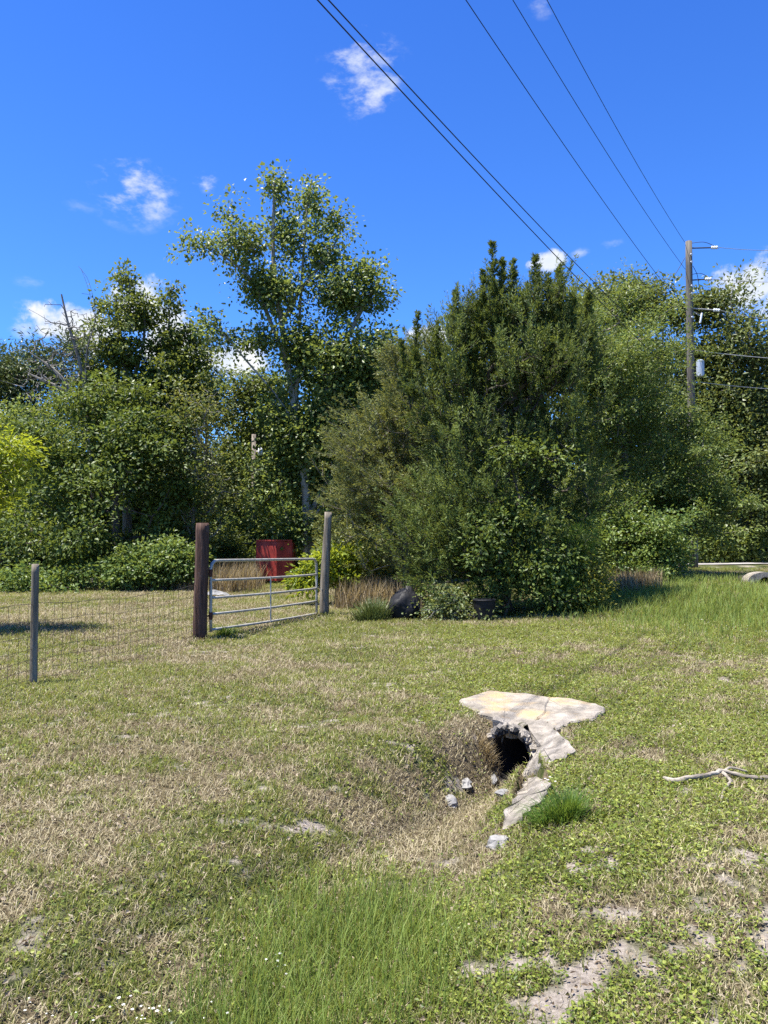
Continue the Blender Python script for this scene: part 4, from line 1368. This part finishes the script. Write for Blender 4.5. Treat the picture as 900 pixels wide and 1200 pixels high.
tree('broadleaf_shrub', 'dark glossy shrub filling the lower front of the cedar bush', 'shrub', (590, 722), 15.6,
     [(585, 640, 55, 60, 15.6, .5), (610, 590, 35, 60, 15.5, .45), (560, 690, 60, 30, 15.5, .45), (640, 660, 35, 60, 15.6, .45), (610, 700, 40, 22, 15.5, .4)],
     'lf_oakd', 'bark_dark', clumps=150, per=55, L=.10, W=.06, cr=.20, tr=.04, twig=.005, bias=.9)
tree('yellow_shrub', 'small rounded yellow-green shrub at the right foot of the cedar', 'shrub', (690, 714), 16,
     [(688, 690, 28, 22, 16, .5), (695, 672, 20, 16, 16, .4), (690, 640, 16, 32, 16.4, .35), (672, 695, 20, 18, 16, .4)],
     'lf_yellow', 'bark_dark', clumps=160, per=60, L=.075, W=.035, cr=.13, tr=.04, twig=.004, bias=1.0)
tree('young_pine', 'young bright green pine sprout right of the cedar bush', 'sapling', (672, 712), 16.2,
     [(672, 665, 22, 26, 16, .35), (678, 640, 14, 20, 16.1, .3), (660, 690, 18, 18, 15.9, .3)],
     'lf_tuft', 'bark_dark', clumps=46, per=90, L=.16, W=.014, cr=.12, tr=.03, twig=.005, mode='sprig', bias=1.0)
# --- right hand trees
tree('willow_tree', 'leaning light green small-leaved tree between cedar and utility pole', 'tree', (745, 690), 22.5,
     [(715, 430, 55, 75, 22.5, 1.7), (752, 430, 46, 60, 22.5, 1.6), (765, 510, 50, 60, 22.3, 1.6), (725, 540, 55, 85, 22.3, 1.6), (700, 380, 42, 40, 22.7, 1.2), (745, 370, 38, 35, 22.7, 1.2), (770, 580, 50, 45, 22, 1.3), (690, 600, 40, 70, 22, 1.3), (775, 405, 22, 40, 22.8, 1.0), (792, 490, 28, 36, 22.4, 1.0), (800, 520, 34, 34, 22.2, 1.0), (685, 470, 30, 70, 22.5, 1.2)],
     'lf_willow', 'bark_grey', clumps=760, per=120, L=.105, W=.042, cr=.30, tr=.15, twig=.0065, bias=.95, gap=.38, stringy=.9)
tree('willow_tree', 'low light green tree in front of the pole foot with drooping boughs', 'tree', (800, 672), 22,
     [(808, 555, 40, 55, 22, 1.1), (824, 590, 34, 38, 21.8, 1.0), (800, 610, 40, 35, 21.8, 1.0), (835, 530, 30, 35, 22.2, .9)],
     'lf_willow', 'bark_grey', clumps=260, per=110, L=.105, W=.045, cr=.26, gap=.38, tr=.09, twig=.006, bias=.95, stringy=.9)
tree('oak_tree', 'broad dark oak behind the willow, left of the utility pole', 'tree', (720, 668), 33,
     [(700, 395, 50, 60, 33, 2.4), (740, 365, 45, 36, 33, 2), (765, 420, 55, 70, 33, 2.5), (785, 350, 28, 18, 32.5, 1.0), (720, 480, 60, 60, 33, 2.5), (790, 500, 50, 70, 33, 2.5), (680, 350, 28, 25, 33, 1.2), (740, 580, 80, 60, 33, 2.4)],
     'lf_oak', 'bark_grey', clumps=520, per=80, L=.19, W=.11, cr=.40, gap=.36, tr=.24, twig=.009, bias=.9)
tree('oak_tree', 'large dark oak at the right edge under the white cloud', 'tree', (872, 662), 32,
     [(840, 400, 42, 50, 32, 2.2), (880, 445, 50, 46, 32, 2.4), (830, 365, 25, 20, 32, 1.0), (870, 480, 60, 60, 32, 2.5), (900, 472, 60, 60, 32, 2.5), (890, 545, 60, 60, 31, 2.3), (960, 470, 70, 90, 32, 2.5), (840, 500, 40, 70, 32, 2.2), (875, 600, 40, 25, 30.5, 1.5)],
     'lf_oak', 'bark_grey', clumps=760, per=84, L=.19, W=.11, cr=.40, gap=.36, tr=.26, twig=.009, bias=.9)
tree('broadleaf_shrub', 'rounded glossy-leaved shrub below the willow on the right', 'shrub', (765, 680), 20,
     [(760, 625, 42, 34, 20, 1.0), (735, 650, 36, 28, 19.8, .8), (780, 655, 34, 26, 19.8, .8), (715, 620, 26, 36, 20.3, .8), (750, 670, 40, 14, 19.6, .6)],
     'lf_shrub', 'bark_dark', clumps=210, per=70, L=.10, W=.07, cr=.21, tr=.045, twig=.006, bias=.95)
# --- low shrubs
tree('lime_shrub', 'bright lime-green shrub behind the grey gate post', 'shrub', (395, 705), 18.5,
     [(395, 668, 22, 22, 18.5, .5), (365, 672, 18, 18, 18.5, .4), (408, 650, 14, 18, 18.6, .4), (372, 655, 14, 12, 18.5, .3), (352, 685, 12, 10, 18.4, .3)],
     'lf_lime', 'bark_grey', clumps=130, per=42, L=.13, W=.06, cr=.15, tr=.03, twig=.005, bias=1.0)
tree('bramble', 'straggling bramble with small pale leaves below the cedar bush', 'bramble', (535, 738), 15,
     [(488, 716, 16, 16, 14.9, .25), (515, 708, 24, 22, 15, .35), (540, 715, 24, 16, 15, .3), (580, 705, 10, 8, 14.9, .2), (568, 716, 16, 12, 14.9, .2), (560, 722, 30, 10, 14.8, .3), (500, 725, 20, 10, 14.9, .3), (520, 695, 14, 14, 15, .3)],
     'lf_bramble', 'dead_wood', clumps=120, per=17, L=.065, W=.05, cr=.11, tr=.012, twig=.004, bias=1.1, clip=.0)
for (px, py, Y, rx, ry, lab, lf) in [(145, 664, 22.8, 42, 22, 'leafy green shrub in front of the dark left thicket', 'lf_shrub'),
                                     (195, 660, 23, 32, 24, 'green shrub between left thicket and dark gate post', 'lf_shrub'),
                                     (78, 690, 22.6, 36, 12, 'low green plant right of the thin left post', 'lf_shrub'),
                                     (18, 684, 22.8, 30, 16, 'low green plant at the left edge behind the wire', 'lf_shrub'),
                                     (270, 650, 27, 30, 26, 'pale green shrub left of the red bin', 'lf_left'),
                                     (320, 612, 29, 45, 30, 'bright green leafy shrub above the red bin', 'lf_shrub'),
                                     (415, 640, 24, 34, 30, 'shaded green shrub between gate post and olive shrub', 'lf_olive')]:
    tree('low_shrub', lab, 'shrub', (px, 690), Y, [(px, py, rx, ry, Y, .7), (px - rx * .5, py + ry * .4, rx * .6, ry * .6, Y - .2, .5), (px + rx * .5, py + ry * .4, rx * .6, ry * .6, Y - .2, .5)],
         lf, 'bark_dark', clumps=110, per=60, L=.13, W=.08, cr=.2, tr=.035, twig=.006, bias=1.0)
# --- background row closing the gaps
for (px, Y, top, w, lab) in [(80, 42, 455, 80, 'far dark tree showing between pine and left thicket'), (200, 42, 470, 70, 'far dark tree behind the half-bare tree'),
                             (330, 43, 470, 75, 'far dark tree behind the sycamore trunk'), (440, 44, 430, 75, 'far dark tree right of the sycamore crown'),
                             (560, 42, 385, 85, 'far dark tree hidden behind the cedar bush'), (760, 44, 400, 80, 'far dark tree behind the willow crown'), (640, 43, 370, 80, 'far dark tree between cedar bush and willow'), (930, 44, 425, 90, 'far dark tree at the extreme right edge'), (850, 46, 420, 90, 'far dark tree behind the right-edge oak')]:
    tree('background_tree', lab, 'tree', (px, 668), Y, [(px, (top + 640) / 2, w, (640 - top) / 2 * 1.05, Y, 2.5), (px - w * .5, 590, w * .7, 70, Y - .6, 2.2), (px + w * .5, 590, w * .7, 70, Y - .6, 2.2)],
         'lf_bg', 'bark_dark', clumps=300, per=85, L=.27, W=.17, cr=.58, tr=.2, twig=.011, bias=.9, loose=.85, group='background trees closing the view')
# undergrowth mass behind everything
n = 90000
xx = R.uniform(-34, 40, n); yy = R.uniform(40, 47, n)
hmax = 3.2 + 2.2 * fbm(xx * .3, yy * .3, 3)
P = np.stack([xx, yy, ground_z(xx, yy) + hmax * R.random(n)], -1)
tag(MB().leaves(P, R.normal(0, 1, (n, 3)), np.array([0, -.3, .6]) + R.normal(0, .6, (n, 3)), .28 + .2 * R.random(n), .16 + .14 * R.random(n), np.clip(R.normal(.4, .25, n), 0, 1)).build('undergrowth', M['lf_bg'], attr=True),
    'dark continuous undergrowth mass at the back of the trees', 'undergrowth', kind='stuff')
n = 40000
xx = R.uniform(-17, 15, n); yy = 27 + 3 * R.random(n) + np.abs(xx) * .15
keepm = ~((xx > -5.2) & (xx < -2.4) & (yy < 29))
xx, yy = xx[keepm], yy[keepm]; n = len(xx)
hmax = .8 + 1.3 * fbm(xx * .7, yy * .7, 3)
P = np.stack([xx, yy, ground_z(xx, yy) + hmax * R.random(n)], -1)
tag(MB().leaves(P, R.normal(0, 1, (n, 3)), np.array([0, -.3, .6]) + R.normal(0, .6, (n, 3)), .14 + .1 * R.random(n), .09 + .07 * R.random(n), np.clip(R.normal(.4, .25, n), 0, 1)).build('undergrowth', M['lf_left'], attr=True),
    'shaded leafy undergrowth between the nearer trunks', 'undergrowth', kind='stuff')

# ------------------------------------------------------------------ sky, clouds, sun
SUN_EL, SUN_AZ = 71.0, 255.0     # azimuth: compass style, 0 = +Y, clockwise; 180 = behind the camera
world = bpy.data.worlds.new('World')
scene.world = world
world.use_nodes = True
t = NT(world.node_tree)
sky = t.n('ShaderNodeTexSky', sky_type='NISHITA', sun_disc=False, sun_elevation=rad(SUN_EL), sun_rotation=rad(SUN_AZ), air_density=1.0, dust_density=.3, ozone_density=3.0)
zc = t.n('ShaderNodeSeparateXYZ'); t.l(t.n('ShaderNodeTexCoord').outputs['Generated'], zc.inputs[0])
tint = t.ramp(zc.outputs[2], [(.0, (.33, .62, 1.0)), (.25, (.28, .56, 1.0)), (.6, (.20, .455, .96))])
skyc = t.mix(1.0, sky.outputs[0], tint, 'MULTIPLY')
dirv = t.n('ShaderNodeTexCoord').outputs['Generated']
nrmv = t.n('ShaderNodeVectorMath', operation='NORMALIZE'); t.l(dirv, nrmv.inputs[0]); dv = nrmv.outputs[0]
puff = t.noise(17, 8, dv, .58)
wmap = t.n('ShaderNodeMapping'); wmap.inputs['Rotation'].default_value = (0, rad(35), 0); wmap.inputs['Scale'].default_value = (1.0, 1.0, 2.0)
t.l(dv, wmap.inputs[0])
wisp = t.noise(22, 9, wmap.outputs[0], .62)


def cloud_mask(px, py, rx, ry, kind):
    c = ray(px, py); c /= np.linalg.norm(c)
    right = np.cross(c, [0, 0, 1.0]); right /= np.linalg.norm(right)
    up = np.cross(right, c)
    k = 1 / (F * math.sqrt(1 + ((px - 450) / F) ** 2 + ((600 - py) / F) ** 2))

    def dot(vec, s):
        nd = t.n('ShaderNodeVectorMath', operation='DOT_PRODUCT')
        nd.inputs[1].default_value = tuple(np.asarray(vec) * s)
        t.l(dv, nd.inputs[0])
        return nd.outputs['Value']
    u = dot(right, 1 / (rx * k)); v = dot(up, 1 / (ry * k)); w = dot(c, 1)
    r2 = t.math('ADD', t.math('MULTIPLY', u, u), t.math('MULTIPLY', v, v))
    r = t.math('SQRT', r2)
    base = t.math('SUBTRACT', 1.0, r)
    if kind == 'puff':
        m = t.math('ADD', base, t.math('MULTIPLY', t.math('SUBTRACT', puff, .5), 2.4))
        lo, hi = .12, .5
        top = .97
    else:
        m = t.math('ADD', t.math('MULTIPLY', base, .85), t.math('MULTIPLY', t.math('SUBTRACT', wisp, .515), 3.8))
        lo, hi = .1, 1.25
        top = kind
    mr = t.n('ShaderNodeMapRange', interpolation_type='SMOOTHSTEP'); t.l(m, mr.inputs[0])
    mr.inputs[1].default_value = lo; mr.inputs[2].default_value = hi; mr.inputs[4].default_value = top
    edge = t.math('MULTIPLY', base, 2.2, clamp=True) if kind != 'puff' else t.math('ADD', t.math('MULTIPLY', base, 2.5), .9, clamp=True)
    fac = t.math('MULTIPLY', t.math('MULTIPLY', mr.outputs[0], edge), t.math('GREATER_THAN', w, .5))
    return fac


mask = None
for spec in [(428, 88, 62, 58, .8), (158, 224, 60, 50, .75), (242, 214, 24, 16, .75), (635, 8, 25, 16, .3), (92, 242, 26, 10, .15), (720, 288, 18, 10, .3), (35, 330, 24, 12, .18),
             (90, 385, 62, 34, 'puff'), (180, 366, 58, 44, 'puff'), (205, 400, 60, 40, 'puff'), (30, 385, 24, 15, .6), (262, 420, 50, 26, 'puff'), (650, 306, 34, 18, 'puff'), (678, 297, 16, 8, .5),
             (880, 336, 58, 44, 'puff'), (925, 340, 60, 44, 'puff'), (505, 392, 40, 14, 'puff'), (545, 385, 30, 16, 'puff')]:
    m = cloud_mask(*spec)
    mask = m if mask is None else t.math('MAXIMUM', mask, m)
cc = t.ramp(puff, [(.35, (3.0, 3.35, 3.9, 1)), (.6, (4.0, 4.05, 4.1, 1))])
colr = t.mix(mask, skyc, cc)
bg = t.n('ShaderNodeBackground', i_Strength=.098)
t.l(colr, bg.inputs[0])
out = t.n('ShaderNodeOutputWorld'); t.l(bg.outputs[0], out.inputs[0])

sun = bpy.data.lights.new('sun', 'SUN')
sun.energy = 4.9; sun.angle = rad(.53); sun.color = (1, .955, .88)
so = bpy.data.objects.new('sun', sun); link(so)
el, az = rad(SUN_EL), rad(SUN_AZ)
sd = np.array([math.sin(az) * math.cos(el), math.cos(az) * math.cos(el), math.sin(el)])
from mathutils import Vector
so.rotation_euler = Vector(-sd).to_track_quat('-Z', 'Y').to_euler()

# ------------------------------------------------------------------ camera
cam = bpy.data.cameras.new('camera')
cam.sensor_fit = 'VERTICAL'; cam.sensor_height = 24; cam.lens = 24 * F / 1200
cam.clip_end = 3000; cam.clip_start = .05
co = bpy.data.objects.new('camera', cam); link(co)
co.location = tuple(EYE)
co.rotation_euler = (math.pi / 2 + TH, 0, 0)
scene.camera = co
vs = scene.view_settings
vs.view_transform = 'Standard'; vs.look = 'None'; vs.exposure = 1.42; vs.gamma = 1; vs.use_curve_mapping = False
scene.cycles.max_bounces = 6
scene.cycles.use_denoising = False
